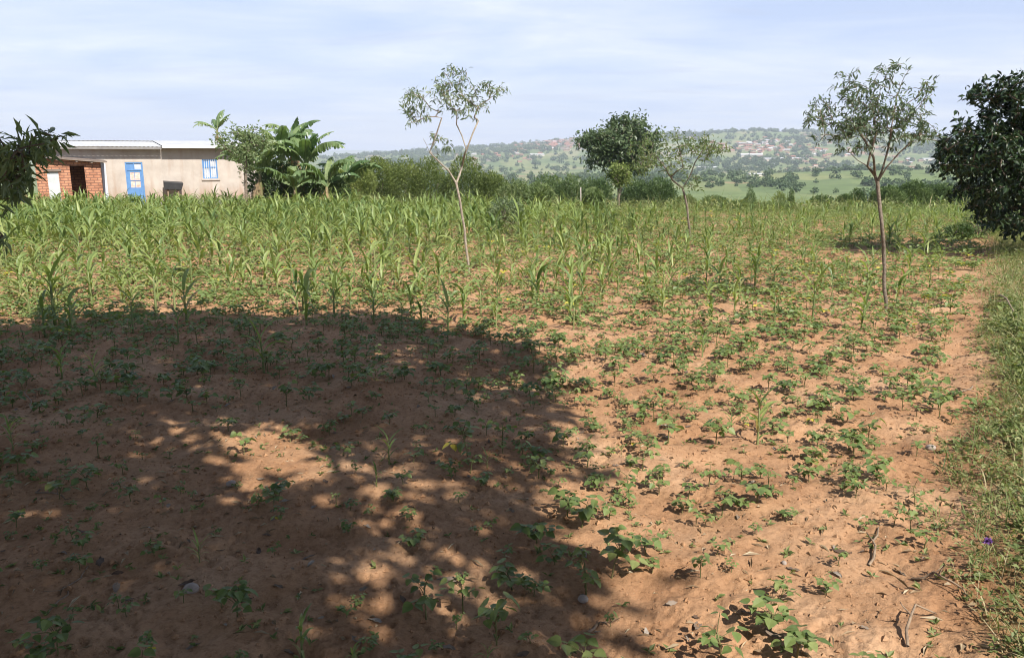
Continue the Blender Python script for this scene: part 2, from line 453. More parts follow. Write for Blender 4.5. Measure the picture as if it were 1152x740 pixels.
# ------------------------------------------------------------------ ground sheet
def build_ground():
    fine = np.radians(np.arange(-44, 44.01, 0.15))
    coarse = np.radians(np.arange(47, 313.1, 3.5))
    ang = np.concatenate([fine, coarse]); na = len(ang)
    rr = [0.5]
    while rr[-1] < 60: rr.append(rr[-1] * 1.0085)
    while rr[-1] < 15000: rr.append(rr[-1] * 1.02)
    rr = np.array(rr); nr = len(rr)
    X = rr[:, None] * np.sin(ang)[None]; Y = rr[:, None] * np.cos(ang)[None]
    Z = ground_z(X, Y)
    V = np.stack([X, Y, Z], -1).reshape(-1, 3)
    V = np.concatenate([V, [[0, 0, float(ground_z(0, 0))]]])
    i = np.arange(nr - 1)[:, None]; j = np.arange(na)[None]
    a = i * na + j; b = i * na + (j + 1) % na
    F1 = np.stack([a, a + na, b + na], -1).reshape(-1, 3); F2 = np.stack([a, b + na, b], -1).reshape(-1, 3)
    c = len(V) - 1
    F3 = np.array([(c, k, (k + 1) % na) for k in range(na)])
    mb = MB(); mb.add(V, np.concatenate([F1, F2, F3]))
    me = mb.mesh('ground', [M['ground']], smooth=True)
    r = np.hypot(X, Y)
    cover = sstep(.0, .35, X - verge_x(Y)) * np.where(r > 9, .6, .45)
    cover = np.maximum(cover, sstep(8, 26, r) * .35 * sstep(.35, .6, fbm(X * 1.3, Y * 1.3, 4, 51)))
    cover = np.maximum(cover, sstep(33, 37, r) * np.where(X < -6, .5, 1))
    dist = sstep(60, 130, r) * np.ones_like(X)
    for nm, arr in (('cover', cover), ('distant', dist)):
        at = me.attributes.new(nm, 'FLOAT', 'POINT')
        at.data.foreach_set('value', np.append(arr.ravel(), 0).astype(np.float32))
    o = link('ground', me); o['kind'] = 'structure'
    o['label'] = 'red soil field running out to the green valley and hills'


build_ground()

# ------------------------------------------------------------------ leaf protos
def proto(V, F, var=.5):
    F = np.array(F); return np.array(V, float), F, np.zeros(len(F), np.int32), np.full(len(F), var, np.float32)


def leaf_proto(w=.4, fold=.12, curl=.12, peak=.42):
    V = [(0, 0, 0), (-w / 2, peak, fold * w), (w / 2, peak, fold * w), (0, peak, 0), (-w * .33, .74, fold * w * .5 - curl * .4), (w * .33, .74, fold * w * .5 - curl * .4), (0, .74, -curl * .5), (0, 1, -curl)]
    F = [(0, 3, 1), (0, 2, 3), (1, 3, 6), (1, 6, 4), (3, 2, 5), (3, 5, 6), (4, 6, 7), (6, 5, 7)]
    return proto(V, F)


def leaf2_proto(w=.4, fold=.15, curl=.1):
    V = [(0, 0, 0), (-w / 2, .45, fold * w), (w / 2, .45, fold * w), (0, 1, -curl)]
    return proto(V, [(0, 3, 1), (0, 2, 3)])


def bean_leaflet(w=.86):
    h = w / 2
    V = [(0, 0, 0), (-h * .75, .10, .03), (-h, .34, .05), (-h * .62, .68, .0), (0, 1.0, -.13), (h * .62, .68, .0), (h, .34, .05), (h * .75, .10, .03), (0, .36, -.03), (0, .7, -.06)]
    F = [(0, 8, 1), (1, 8, 2), (2, 8, 9), (2, 9, 3), (3, 9, 4), (0, 7, 8), (7, 6, 8), (6, 9, 8), (6, 5, 9), (5, 4, 9)]
    return proto(V, F)


def ribbon(base, az, el0, length, width, droop, nseg=7, fold=.3, twist=0.0, prof=None, power=1.5):
    """long arching blade; 3 points across"""
    P = [np.array(base, float)]; D = []
    for i in range(nseg):
        t = (i + .5) / nseg
        e = el0 - droop * t ** power
        d = np.array([math.cos(az + twist * t) * math.cos(e), math.sin(az + twist * t) * math.cos(e), math.sin(e)])
        D.append(d); P.append(P[-1] + d * length / nseg)
    D.append(D[-1])
    V = []; F = []
    for i in range(nseg + 1):
        t = i / nseg
        w = width * (prof(t) if prof else (min(1, .45 + 2.2 * t) * (1 - t ** 2.6)))
        side = unit(np.cross(D[i], [0, 0, 1.0])) if abs(D[i][2]) < .995 else np.array([-math.sin(az), math.cos(az), 0])
        up = np.cross(side, D[i])
        ro = twist * 1.2 * t
        s2 = side * math.cos(ro) + up * math.sin(ro); u2 = np.cross(s2, D[i])
        wob = math.sin(t * 17 + az * 5) * .12 * w
        V += [P[i] - s2 * w / 2 + u2 * (fold * w / 2 + wob), P[i], P[i] + s2 * w / 2 + u2 * (fold * w / 2 - wob)]
    for i in range(nseg):
        a = i * 3
        for k in (0, 1):
            F += [(a + k, a + k + 1, a + k + 4), (a + k, a + k + 4, a + k + 3)]
    return np.array(V), np.array(F)


# ------------------------------------------------------------------ maize
def maize_proto(r, hero=True):
    """(stalk MB, foliage MB), about 1 m tall"""
    st, fo = MB(), MB()
    seg = 7 if hero else 4
    lean = r.normal(0, .05, 2)
    hs = r.uniform(.45, .6)
    pts = [(lean[0] * z * z, lean[1] * z * z, z - .04) for z in np.linspace(0, hs, 5)]
    V, F = tube(pts, np.linspace(.018, .009, 5), 6 if hero else 4)
    st.add(V, F, 0, r.uniform(.2, .9))
    n = r.integers(7, 10)
    az0 = r.uniform(0, 2 * PI)
    for i in range(n):
        t = i / (n - 1)
        z = .05 + (hs - .08) * t ** .9
        az = az0 + (i % 2) * PI + r.normal(0, .35)
        if t > .75:
            el = math.radians(r.uniform(58, 84)); dr = r.uniform(.5, 2.0); L = r.uniform(.40, .58)
        else:
            el = math.radians(r.uniform(46, 72)); dr = r.uniform(1.0, 2.3); L = r.uniform(.46, .68) * (.55 + .6 * t)
        V, F = ribbon((lean[0] * z * z, lean[1] * z * z, z), az, el, L, r.uniform(.044, .068) * (.7 + .4 * t), dr, seg, .45, r.normal(0, .35))
        va = np.clip(r.normal(.5, .22), 0, .9)
        if i < 3 and r.random() < .5:
            va = .97
        fo.add(V, F, 0, va)
    return st, fo


MR = np.random.default_rng(11)
maize_hero = []
for k in range(12):
    s, f = maize_proto(MR)
    maize_hero.append((s.mesh('maize_stalk', [M['maize_stalk']], True), f.mesh('maize_foliage', [M['maize']], True)))
maize_low = []
for k in range(10):
    s, f = maize_proto(MR, False)
    a = s.arrays(); b = f.arrays()
    maize_low.append((np.concatenate([a[0], b[0]]), np.concatenate([a[1], b[1] + len(a[0])]), np.concatenate([a[2] + 1, b[2]]), np.concatenate([a[3], b[3]])))


def add_maize(x, y, h, label, group, var=None, rot=None):
    v = var if var is not None else int(rng.integers(len(maize_hero)))
    sm, fm = maize_hero[v]
    a = empty('maize_plant', (x, y, float(ground_z(x, y)) - .005), rng.uniform(0, 2 * PI) if rot is None else rot)
    link('stalk', sm, a)
    a.scale = (h * rng.uniform(.9, 1.12),) * 2 + (h,)
    tag(a, label, 'maize plant', group)
    b = link('foliage', fm, a)
    return a


heroes = [  # foot pixel, height in pixels, label
    (62, 366, 96, 'tall upright maize plant nearest the leafy branch at the left edge'),
    (150, 376, 66, 'maize plant on the far rim of the tree shade, left of a taller pair'),
    (176, 352, 80, 'taller left plant of a close pair of broad-leaved maize on the shade rim'),
    (197, 348, 74, 'right plant of a close pair of broad-leaved maize on the shade rim'),
    (70, 426, 52, 'short bent maize plant standing in the shade, left of its twin'),
    (108, 436, 52, 'short arching maize plant standing in the shade, right of its twin'),
    (297, 420, 84, 'tall shaded maize plant standing alone among low beans'),
    (345, 366, 82, 'wide spreading maize plant where the tree shade meets the sunlit stand'),
    (463, 357, 50, 'bushy maize plant at the tip of the shade, below the leaning slender tree'),
    (438, 522, 58, 'half lit maize seedling in the middle of the dappled shade'),
    (424, 548, 34, 'smaller maize seedling just before a half lit one in the dappled shade'),
    (15, 506, 54, 'maize seedling in deep shade hard by the left edge of the photo'),
    (225, 636, 42, 'lone maize sprout with one curled blade in the deepest shade'),
    (340, 742, 74, 'maize seedling in shade cut by the bottom edge of the photo'),
    (548, 528, 32, 'small tufted maize sprout on the sun and shade line'),
    (852, 500, 86, 'maize seedling with two arching leaves alone on sunlit bare soil'),
    (822, 486, 44, 'little dark maize plant beside a seedling with two arching leaves'),
    (548, 752, 40, 'drooping maize sprout by the sunlit beans at the bottom edge'),
    (398, 752, 40, 'flat lying maize blade sprout in shade at the bottom edge'),
    (790, 402, 52, 'maize plant in the sunny bean patch right of the shade tip'),
    (695, 332, 48, 'upright maize plant in sunny beans between the two slender trees'),
    (975, 330, 66, 'pale maize plant just left of the knobbly slender trunk'),
    (1008, 345, 48, 'maize plant just right of the knobbly slender trunk'),
    (512, 300, 50, 'maize plant close behind the foot of the leaning slender tree'),
]
occupied = []
for i, (px, py, hp, lab) in enumerate(heroes):
    p = on_ground(px, min(py, 752))
    d = np.dot(p - EYE, CF)
    h = hp * d / FPX / math.cos(math.radians(14)) * 1.0
    add_maize(p[0], p[1], h, lab, 'maize plants standing apart from the thick stand', var=i % 12)
    occupied.append((p[0], p[1]))

T1 = on_ground(528, 309); T2 = on_ground(997, 351); T3 = on_ground(777, 268)


def in_frame(P, mx=20, my=20):
    x, y, d = project(P)
    return (x > -mx) & (x < 1152 + mx) & (y > -my) & (y < 740 + my) & (d > .5)


def maize_field():
    pts = []
    step = .42
    gx, gy = np.meshgrid(np.arange(-27, 24, step), np.arange(5.2, 46, step))
    x = gx.ravel() + rng.uniform(-.2, .2, gx.size); y = gy.ravel() + rng.uniform(-.2, .2, gx.size)
    left = sstep(4.0, -1.5, x - .06 * y)
    front = sstep(6.1, 8.9, y + .55 * (fbm(x * .5, y * .5, 3, 61) - .5) * 10 - left * .9)
    dens = front * (.30 + .68 * left) * (.22 + .95 * sstep(.32, .62, fbm(x * .55, y * .55, 3, 67)))
    dens = np.where(y > 16, dens * 1.2, dens)
    keep = rng.random(x.size) < dens
    keep &= x < verge_x(y) - .7
    keep &= (y < 32.5) | (x < -7.5)
    keep &= ~((y > 36) & (x < -8))
    keep &= in_frame(np.stack([x, y, base_z(x, y) + .4], -1), 260)
    for ox, oy in occupied:
        keep &= np.hypot(x - ox, y - oy) > .3
    for T in (T1, T2, T3):
        keep &= np.hypot(x - T[0], y - T[1]) > .3
        keep &= ~((np.abs(x - T[0] * y / T[1]) < .22) & (y < T[1]) & (y > T[1] - 3.2))
    return x[keep], y[keep], left[keep]


mx_, my_, ml_ = maize_field()
order = np.argsort(np.hypot(mx_, my_) + 1000 * ~in_frame(np.stack([mx_, my_, base_z(mx_, my_) + .3], -1), 12))
mx_, my_, ml_ = mx_[order], my_[order], ml_[order]
hh = (.55 + .30 * fbm(mx_ * .6, my_ * .6, 3, 71) + .35 * (fbm(mx_ * .2, my_ * .2, 2, 73) - .5) + rng.normal(0, .10, len(mx_))) * (.78 + .28 * ml_) * np.interp(my_, [8, 14, 30], [.85, 1.05, 1.2])
hh = np.clip(hh, .22, 1.25)
NM = 300 - len(heroes)
for x, y, h in zip(mx_[:NM], my_[:NM], hh[:NM]):
    if math.hypot(x - T1[0], y - T1[1]) < 1.5:
        lab, g = 'maize plant round the foot of the pale leaning slender tree', 'maize plants round the leaning slender tree'
    elif math.hypot(x - T2[0], y - T2[1]) < 1.7:
        lab, g = 'maize plant loosely set round the knobbly slender tree near the verge', 'maize plants round the knobbly slender tree'
    elif x < T1[0]:
        lab, g = 'sunlit young maize plant in the near rows of the thick stand before the house', 'maize plants in the near rows of the thick left stand'
    elif x < T2[0]:
        lab, g = 'sunlit maize plant scattered among beans between the two slender trees', 'maize plants scattered between the two slender trees'
    else:
        lab, g = 'maize plant in the strip between knobbly slender tree and dark round tree', 'maize plants between the knobbly tree and the dark tree'
    add_maize(x, y, h, lab, g)
rest = slice(NM, None)
mb = MB()
xs, ys, hs_ = mx_[rest], my_[rest], hh[rest]
pick = rng.integers(0, len(maize_low), len(xs))
for k in range(len(maize_low)):
    s = pick == k
    T = np.stack([xs[s], ys[s], ground_z(xs[s], ys[s])], -1)
    mb.scatter(maize_low[k], rotz_m(rng.uniform(0, 2 * PI, s.sum())), T, hs_[s], rng.normal(.5, .1, s.sum()))
o = link('maize_stand', mb.mesh('maize_stand', [M['maize'], M['maize_stalk']], True)); o['kind'] = 'stuff'
o['label'] = 'thick stand of young maize reaching back to the house'; o['category'] = 'maize'

# ------------------------------------------------------------------ beans
BL = bean_leaflet()


def bean_proto(r, n_leaf, size, low=False):
    st, fo = MB(), MB()
    h = r.uniform(.07, .15)
    top = np.array([r.normal(0, .012), r.normal(0, .012), h])
    V, F = tube([(0, 0, -.02), (top[0] * .4, top[1] * .4, h * .5), top], [.0042, .0036, .0028], 3 if low else 5)
    st.add(V, F, 0, r.uniform(0, 1))
    lp = leaf2_proto(.85, .1, .15) if low else BL
    a0 = r.uniform(0, 2 * PI)
    for i in range(n_leaf):
        az = a0 + i * 2.4 + r.normal(0, .3)
        el = r.uniform(.25, 1.1)
        L = r.uniform(.04, .11) * size
        z0 = h * r.uniform(.45, 1)
        base = top * (z0 / h)
        d = np.array([math.cos(az) * math.cos(el), math.sin(az) * math.cos(el), math.sin(el)])
        tip = base + d * L
        if not low:
            V, F = tube([base, base + d * L * .5 + [0, 0, .006], tip], [.002, .0018, .0015], 3)
            st.add(V, F, 0, .7)
        va = np.clip(r.normal(.45, .16), 0, .86)
        if r.random() < .009:
            va = .98
        s = r.uniform(.042, .07) * size
        for k, da in enumerate((0, 1.9, -1.9)):
            ld = np.array([math.cos(az + da), math.sin(az + da), r.uniform(-.55, .12)])
            nn = unit(np.array([r.normal(0, .3), r.normal(0, .3), 1.0]))
            R = frames(ld[None], nn[None])
            off = tip + (unit(ld) * .006 if da else d * .012)
            fo.scatter(lp, R, off[None], [s * (1.1 if k == 0 else .95)], [np.clip(va + r.normal(0, .04), 0, .87 if va < .9 else 1)])
    return st, fo


BR = np.random.default_rng(23)
bean_hero = []
for k in range(16):
    s, f = bean_proto(BR, int(BR.integers(4, 11)), BR.uniform(.7, 1.05))
    bean_hero.append((s.mesh('bean_stem', [M['bean_stem']], True), f.mesh('bean_foliage', [M['bean']], False)))


def merge_arr(s, f):
    a = s.arrays(); b = f.arrays()
    return (np.concatenate([a[0], b[0]]), np.concatenate([a[1], b[1] + len(a[0])]), np.concatenate([a[2] + 1, b[2]]), np.concatenate([a[3], b[3]]))


bean_mid = [merge_arr(*bean_proto(BR, int(BR.integers(5, 10)), BR.uniform(.75, 1.05))) for k in range(8)]
bean_low = [merge_arr(*bean_proto(BR, int(BR.integers(4, 8)), BR.uniform(1., 1.3), True)) for k in range(8)]

SHADE_POLY = [(-200, 378), (0, 376), (90, 366), (150, 350), (300, 340), (450, 352), (500, 368), (530, 395), (590, 410), (655, 432), (655, 462), (560, 478), (440, 490), (395, 545), (415, 620), (455, 690), (500, 760), (505, 1000), (-600, 1000), (-600, 378)]
FRINGE_POLY = [(395, 480), (660, 455), (650, 520), (700, 545), (735, 590), (690, 640), (745, 680), (735, 735), (600, 745), (560, 700), (520, 1000), (400, 1000), (390, 545)]


def in_poly(px, py, poly):
    px = np.asarray(px); py = np.asarray(py)
    c = np.zeros(px.shape, bool); n = len(poly)
    for i in range(n):
        x1, y1 = poly[i]; x2, y2 = poly[(i + 1) % n]
        cond = (y1 > py) != (y2 > py)
        xi = (x2 - x1) * (py - y1) / ((y2 - y1) if y2 != y1 else 1e-9) + x1
        c ^= cond & (px < xi)
    return c


def bean_field():
    step = .145
    gx, gy = np.meshgrid(np.arange(-24, 22, step), np.arange(1.7, 34, step))
    x = gx.ravel() + rng.uniform(-.08, .08, gx.size); y = gy.ravel() + rng.uniform(-.08, .08, gx.size)
    cl = fbm(x * 1.6, y * 1.6, 3, 81)
    dens = .38 + .56 * sstep(.36, .60, cl)
    dens *= np.interp(y, [2, 4, 6.5, 9, 16, 34], [1.0, 1.0, .95, .85, .60, .40])
    shade = sstep(.6, -.9, x) * sstep(7.0, 4.6, y)
    dens *= 1 - .52 * shade
    dens *= sstep(-.05, .4, verge_x(y) - x) * .95 + .02
    keep = (rng.random(x.size) < dens) & (x < verge_x(y) + .1)
    keep &= in_frame(np.stack([x, y, base_z(x, y) + .05], -1), 260)
    return x[keep], y[keep]


bx_, by_ = bean_field()
o_ = np.argsort(np.hypot(bx_, by_) + 1000 * ~in_frame(np.stack([bx_, by_, base_z(bx_, by_) + .05], -1), 5, 8)); bx_, by_ = bx_[o_], by_[o_]
NB = 300
qx, qy, _ = project(np.stack([bx_, by_, base_z(bx_, by_)], -1))
shaded = in_poly(qx, qy, SHADE_POLY)
for i in range(min(NB, len(bx_))):
    x, y = bx_[i], by_[i]
    sm, fm = bean_hero[int(rng.integers(len(bean_hero)))]
    a = empty('bean_plant', (x, y, float(ground_z(x, y)) - .004), rng.uniform(0, 2 * PI))
    link('stem', sm, a)
    s = rng.choice([.36, .48, .62, .85]) * rng.uniform(.85, 1.15) * (.85 if shaded[i] else 1.0)
    a.scale = (s, s, s * rng.uniform(.85, 1.2))
    near = verge_x(y) - x < .75
    if shaded[i]:
        tag(a, 'low bean plant growing in the tree shade on dark soil', 'bean plant', 'bean plants in the tree shade')
    elif near:
        tag(a, 'low sunlit bean plant on the bare soil strip along the grass verge', 'bean plant', 'bean plants beside the grass verge')
    else:
        tag(a, 'low sunlit bean plant on open red soil between shade and verge strip', 'bean plant', 'bean plants on the open sunlit soil')
    link('foliage', fm, a)
mb = MB()
xs, ys = bx_[NB:], by_[NB:]
rr_ = np.hypot(xs, ys)
pick = rng.integers(0, 8, len(xs))
for k in range(8):
    for lowp, cond in ((bean_mid[k], rr_ < 8.5), (bean_low[k], rr_ >= 8.5)):
        s = (pick == k) & cond
        T = np.stack([xs[s], ys[s], ground_z(xs[s], ys[s])], -1)
        mb.scatter(lowp, rotz_m(rng.uniform(0, 2 * PI, s.sum())), T, rng.uniform(.42, .98, s.sum()) * np.interp(rr_[s], [4, 14], [.92, 1.1]), np.clip(rng.normal(.48, .06, s.sum()), .3, .53))
o = link('bean_cover', mb.mesh('bean_cover', [M['bean'], M['bean_stem']], False)); o['kind'] = 'stuff'
o['label'] = 'low bean plants covering the soil between the maize'; o['category'] = 'bean plants'

# ------------------------------------------------------------------ small weeds, straw, grass verge
def weeds_and_straw():
    # tiny seedlings on the soil
    n = 8000
    x = rng.uniform(-6, 8, n); y = rng.uniform(1.6, 12, n)
    k = (x < verge_x(y)) & (rng.random(n) < .25 + .9 * sstep(.45, .6, fbm(x * 2.2, y * 2.2, 3, 91))) & in_frame(np.stack([x, y, base_z(x, y)], -1))
    x, y = x[k], y[k]
    mb = MB()
    lp = leaf2_proto(.45, .15, .15)
    for j in range(5):
        az = rng.uniform(0, 2 * PI, len(x)); el = rng.uniform(.05, .9, len(x))
        D = np.stack([np.cos(az) * np.cos(el), np.sin(az) * np.cos(el), np.sin(el)], -1)
        T = np.stack([x, y, ground_z(x, y) + .004], -1)
        mb.scatter(lp, frames(D, np.tile([0, 0, 1.], (len(x), 1)) + rng.normal(0, .2, (len(x), 3))), T, rng.uniform(.012, .04, len(x)), rng.uniform(0, 1, len(x)))
    o = link('weeds', mb.mesh('weeds', [M['weed']])); o['kind'] = 'stuff'; o['label'] = 'tiny green weeds sprouting on the red soil'; o['category'] = 'weeds'
    # straw and leaf bits
    n = 6500
    x = rng.uniform(-5, 6, n); y = rng.uniform(1.7, 9.5, n)
    k = (x < verge_x(y) + .2) & (rng.random(n) < .25 + .75 * sstep(.42, .62, fbm(x * 1.1, y * 1.1, 3, 95)))
    x, y = x[k], y[k]; m = len(x)
    az = rng.uniform(0, 2 * PI, m); el = rng.normal(.05, .15, m)
    D = np.stack([np.cos(az) * np.cos(el), np.sin(az) * np.cos(el), np.sin(el)], -1)
    T = np.stack([x, y, ground_z(x, y) + .004], -1)
    mb = MB()
    mb.scatter(leaf2_proto(.13, .5, .15), frames(D, np.tile([0, 0, 1.], (m, 1)) + rng.normal(0, .3, (m, 3))), T, rng.uniform(.015, .09, m) * rng.uniform(.6, 1.1, m), rng.uniform(0, 1, m))
    n3 = 4200
    x = rng.uniform(-5, 7, n3); y = rng.uniform(1.7, 9, n3); k = (x < verge_x(y) + .3) & (rng.random(n3) < .2 + .8 * sstep(.42, .6, fbm(x * 1.4, y * 1.4, 3, 97))); x, y = x[k], y[k]; m = len(x)
    az = rng.uniform(0, 2 * PI, m); el = rng.normal(.1, .3, m)
    D = np.stack([np.cos(az) * np.cos(el), np.sin(az) * np.cos(el), np.sin(el)], -1)
    mb.scatter(leaf2_proto(.55, .35, .3), frames(D, np.tile([0, 0, 1.], (m, 1)) + rng.normal(0, .5, (m, 3))), np.stack([x, y, ground_z(x, y) + .005], -1), rng.uniform(.008, .034, m), rng.uniform(0, .75, m))
    # soil crumbs
    n2 = 26000
    x = rng.uniform(-5, 6, n2); y = rng.uniform(1.7, 8, n2); k = (x < verge_x(y) + .1); x, y = x[k], y[k]; m = len(x)
    cr = proto([(1, 0, 0), (-.5, .8, 0), (-.5, -.8, 0), (0, 0, .8), (.2, .1, -.5)], [(0, 1, 3), (1, 2, 3), (2, 0, 3), (1, 0, 4), (2, 1, 4), (0, 2, 4)])
    mb2 = MB(); mb2.scatter(cr, rotz_m(rng.uniform(0, 6.3, m)), np.stack([x, y, ground_z(x, y) + .002], -1), rng.uniform(.002, .009, m) * rng.choice([1, 1, 1, 1, 2.2], m), rng.uniform(0, 1, m))
    o = link('soil_crumbs', mb2.mesh('soil_crumbs', [M['ground']])); o['kind'] = 'stuff'; o['label'] = 'crumbs of red earth on the field'; o['category'] = 'soil crumbs'
    o = link('straw_litter', mb.mesh('straw_litter', [M['straw']])); o['kind'] = 'stuff'; o['label'] = 'bits of straw and dry leaf strewn on soil'; o['category'] = 'litter'


weeds_and_straw()


def verge_grass():
    mb = MB()
    # patch of 24 arched blades reused
    r = np.random.default_rng(41)
    def blades(nb, hgt, seg):
        b = MB()
        for i in range(nb):
            V, F = ribbon((r.normal(0, .03), r.normal(0, .03), -.01), r.uniform(0, 6.3), r.uniform(.5, 1.45), hgt * r.uniform(.5, 1.2), r.uniform(.0035, .007), r.uniform(.3, 1.6), seg, .3, r.normal(0, .3))
            b.add(V, F, 0, np.clip(r.normal(.45, .25), 0, 1))
        return b.arrays()
    def leafy(nb):
        b = MB(); lp = leaf2_proto(.5, .2, .15)
        for i in range(nb):
            az = r.uniform(0, 6.3); el = r.uniform(-.2, 1)
            d = np.array([[math.cos(az) * math.cos(el), math.sin(az) * math.cos(el), math.sin(el)]])
            b.scatter(lp, frames(d, np.array([[r.normal(0, .3), r.normal(0, .3), 1.]])), np.array([[r.normal(0, .035), r.normal(0, .035), r.uniform(.0, .11)]]), [r.uniform(.018, .045)], [r.uniform(.05, .95)])
        V, F, Mi, A = b.arrays(); return V, F, Mi + 1, A
    def broad(nb):
        b = MB(); lp = leaf_proto(.5, .2, .25)
        for i in range(nb):
            az = i * 2.4 + r.normal(0, .3); el = r.uniform(.05, .8)
            d = np.array([[math.cos(az) * math.cos(el), math.sin(az) * math.cos(el), math.sin(el)]])
            b.scatter(lp, frames(d, np.array([[r.normal(0, .2), r.normal(0, .2), 1.]])), np.array([[0, 0, r.uniform(0, .08)]]), [r.uniform(.05, .095)], [r.uniform(.3, .9)])
        V, F, Mi, A = b.arrays(); return V, F, Mi + 1, A
    def dry(nb):
        b = MB()
        for i in range(nb):
            V, F = ribbon((r.normal(0, .02), r.normal(0, .02), -.01), r.uniform(0, 6.3), r.uniform(.7, 1.5), r.uniform(.15, .42), .0035, r.uniform(.1, .9), 4, .3)
            b.add(V, F, 0, .97)
        return b.arrays()
    protos = [blades(16, .16, 3) for _ in range(4)] + [leafy(24) for _ in range(5)] + [blades(7, .32, 4), dry(5), broad(8), broad(6), dry(3)]
    farp = [blades(7, .25, 2) for _ in range(3)] + [leafy(9) for _ in range(3)]
    # near strip
    step = .062
    gx, gy = np.meshgrid(np.arange(.7, 9, step), np.arange(1.0, 9.5, step))
    x = gx.ravel() + rng.uniform(-.03, .03, gx.size); y = gy.ravel() + rng.uniform(-.03, .03, gx.size)
    e = x - verge_x(y)
    k = (rng.random(x.size) < sstep(-.16, .12, e - .10 + .7 * (fbm(x * 2.1, y * 2.1, 4, 101) - .5)) * (.6 + .4 * sstep(.3, .55, fbm(x * 3, y * 3, 3, 103)))) & in_frame(np.stack([x, y, base_z(x, y) + .1], -1), 560, 120)
    x, y, e = x[k], y[k], e[k]
    pk = rng.choice(len(protos), len(x), p=[.072] * 4 + [.121] * 5 + [.04, .025, .017, .012, .013])
    grow = .68 + .55 * sstep(0, .7, e) + .5 * (fbm(x * 1.4, y * 1.4, 2, 107) - .5)
    for i, p in enumerate(protos):
        s = pk == i
        mb.scatter(p, rotz_m(rng.uniform(0, 6.3, s.sum())), np.stack([x[s], y[s], ground_z(x[s], y[s])], -1), grow[s] * rng.uniform(.7, 1.35, s.sum()), rng.normal(.5, .16, s.sum()))
    step = .13
    gx, gy = np.meshgrid(np.arange(4, 26, step), np.arange(9.5, 31, step))
    x = gx.ravel() + rng.uniform(-.06, .06, gx.size); y = gy.ravel() + rng.uniform(-.06, .06, gx.size)
    e = x - verge_x(y)
    k = (rng.random(x.size) < sstep(-.3, .3, e + .7 * (fbm(x * 1.5, y * 1.5, 3, 101) - .5))) & in_frame(np.stack([x, y, base_z(x, y) + .1], -1), 330, 30)
    x, y, e = x[k], y[k], e[k]
    pk = rng.integers(0, 6, len(x))
    for i, p in enumerate(farp):
        s = pk == i
        mb.scatter(p, rotz_m(rng.uniform(0, 6.3, s.sum())), np.stack([x[s], y[s], ground_z(x[s], y[s])], -1), rng.uniform(.9, 1.8, s.sum()), rng.normal(.5, .14, s.sum()))
    # rough low growth at the far rim of the field and beyond it
    n = 26000
    x = rng.uniform(-30, 34, n); y = 17 + 45 * rng.random(n) ** 1.2
    dens = np.where(y > 33, .85, .30 * sstep(.45, .6, fbm(x * .7, y * .7, 3, 111)) * (x > -2))
    k = (rng.random(n) < dens) & in_frame(np.stack([x, y, base_z(x, y) + .3], -1), 200) & ~((x < -8) & (y > 33))
    x, y = x[k], y[k]
    pk = rng.integers(0, 6, len(x))
    for i, p in enumerate(farp):
        s = pk == i
        mb.scatter(p, rotz_m(rng.uniform(0, 6.3, s.sum())), np.stack([x[s], y[s], ground_z(x[s], y[s])], -1), rng.uniform(1.4, 3.2, s.sum()) * np.where(y[s] > 33, 1.6, 1), rng.normal(.5, .14, s.sum()))
    o = link('grass', mb.mesh('grass', [M['grass'], M['weed']])); o['kind'] = 'stuff'
    o['label'] = 'rough olive grass and weeds of the verge and field rim'; o['category'] = 'grass'


verge_grass()

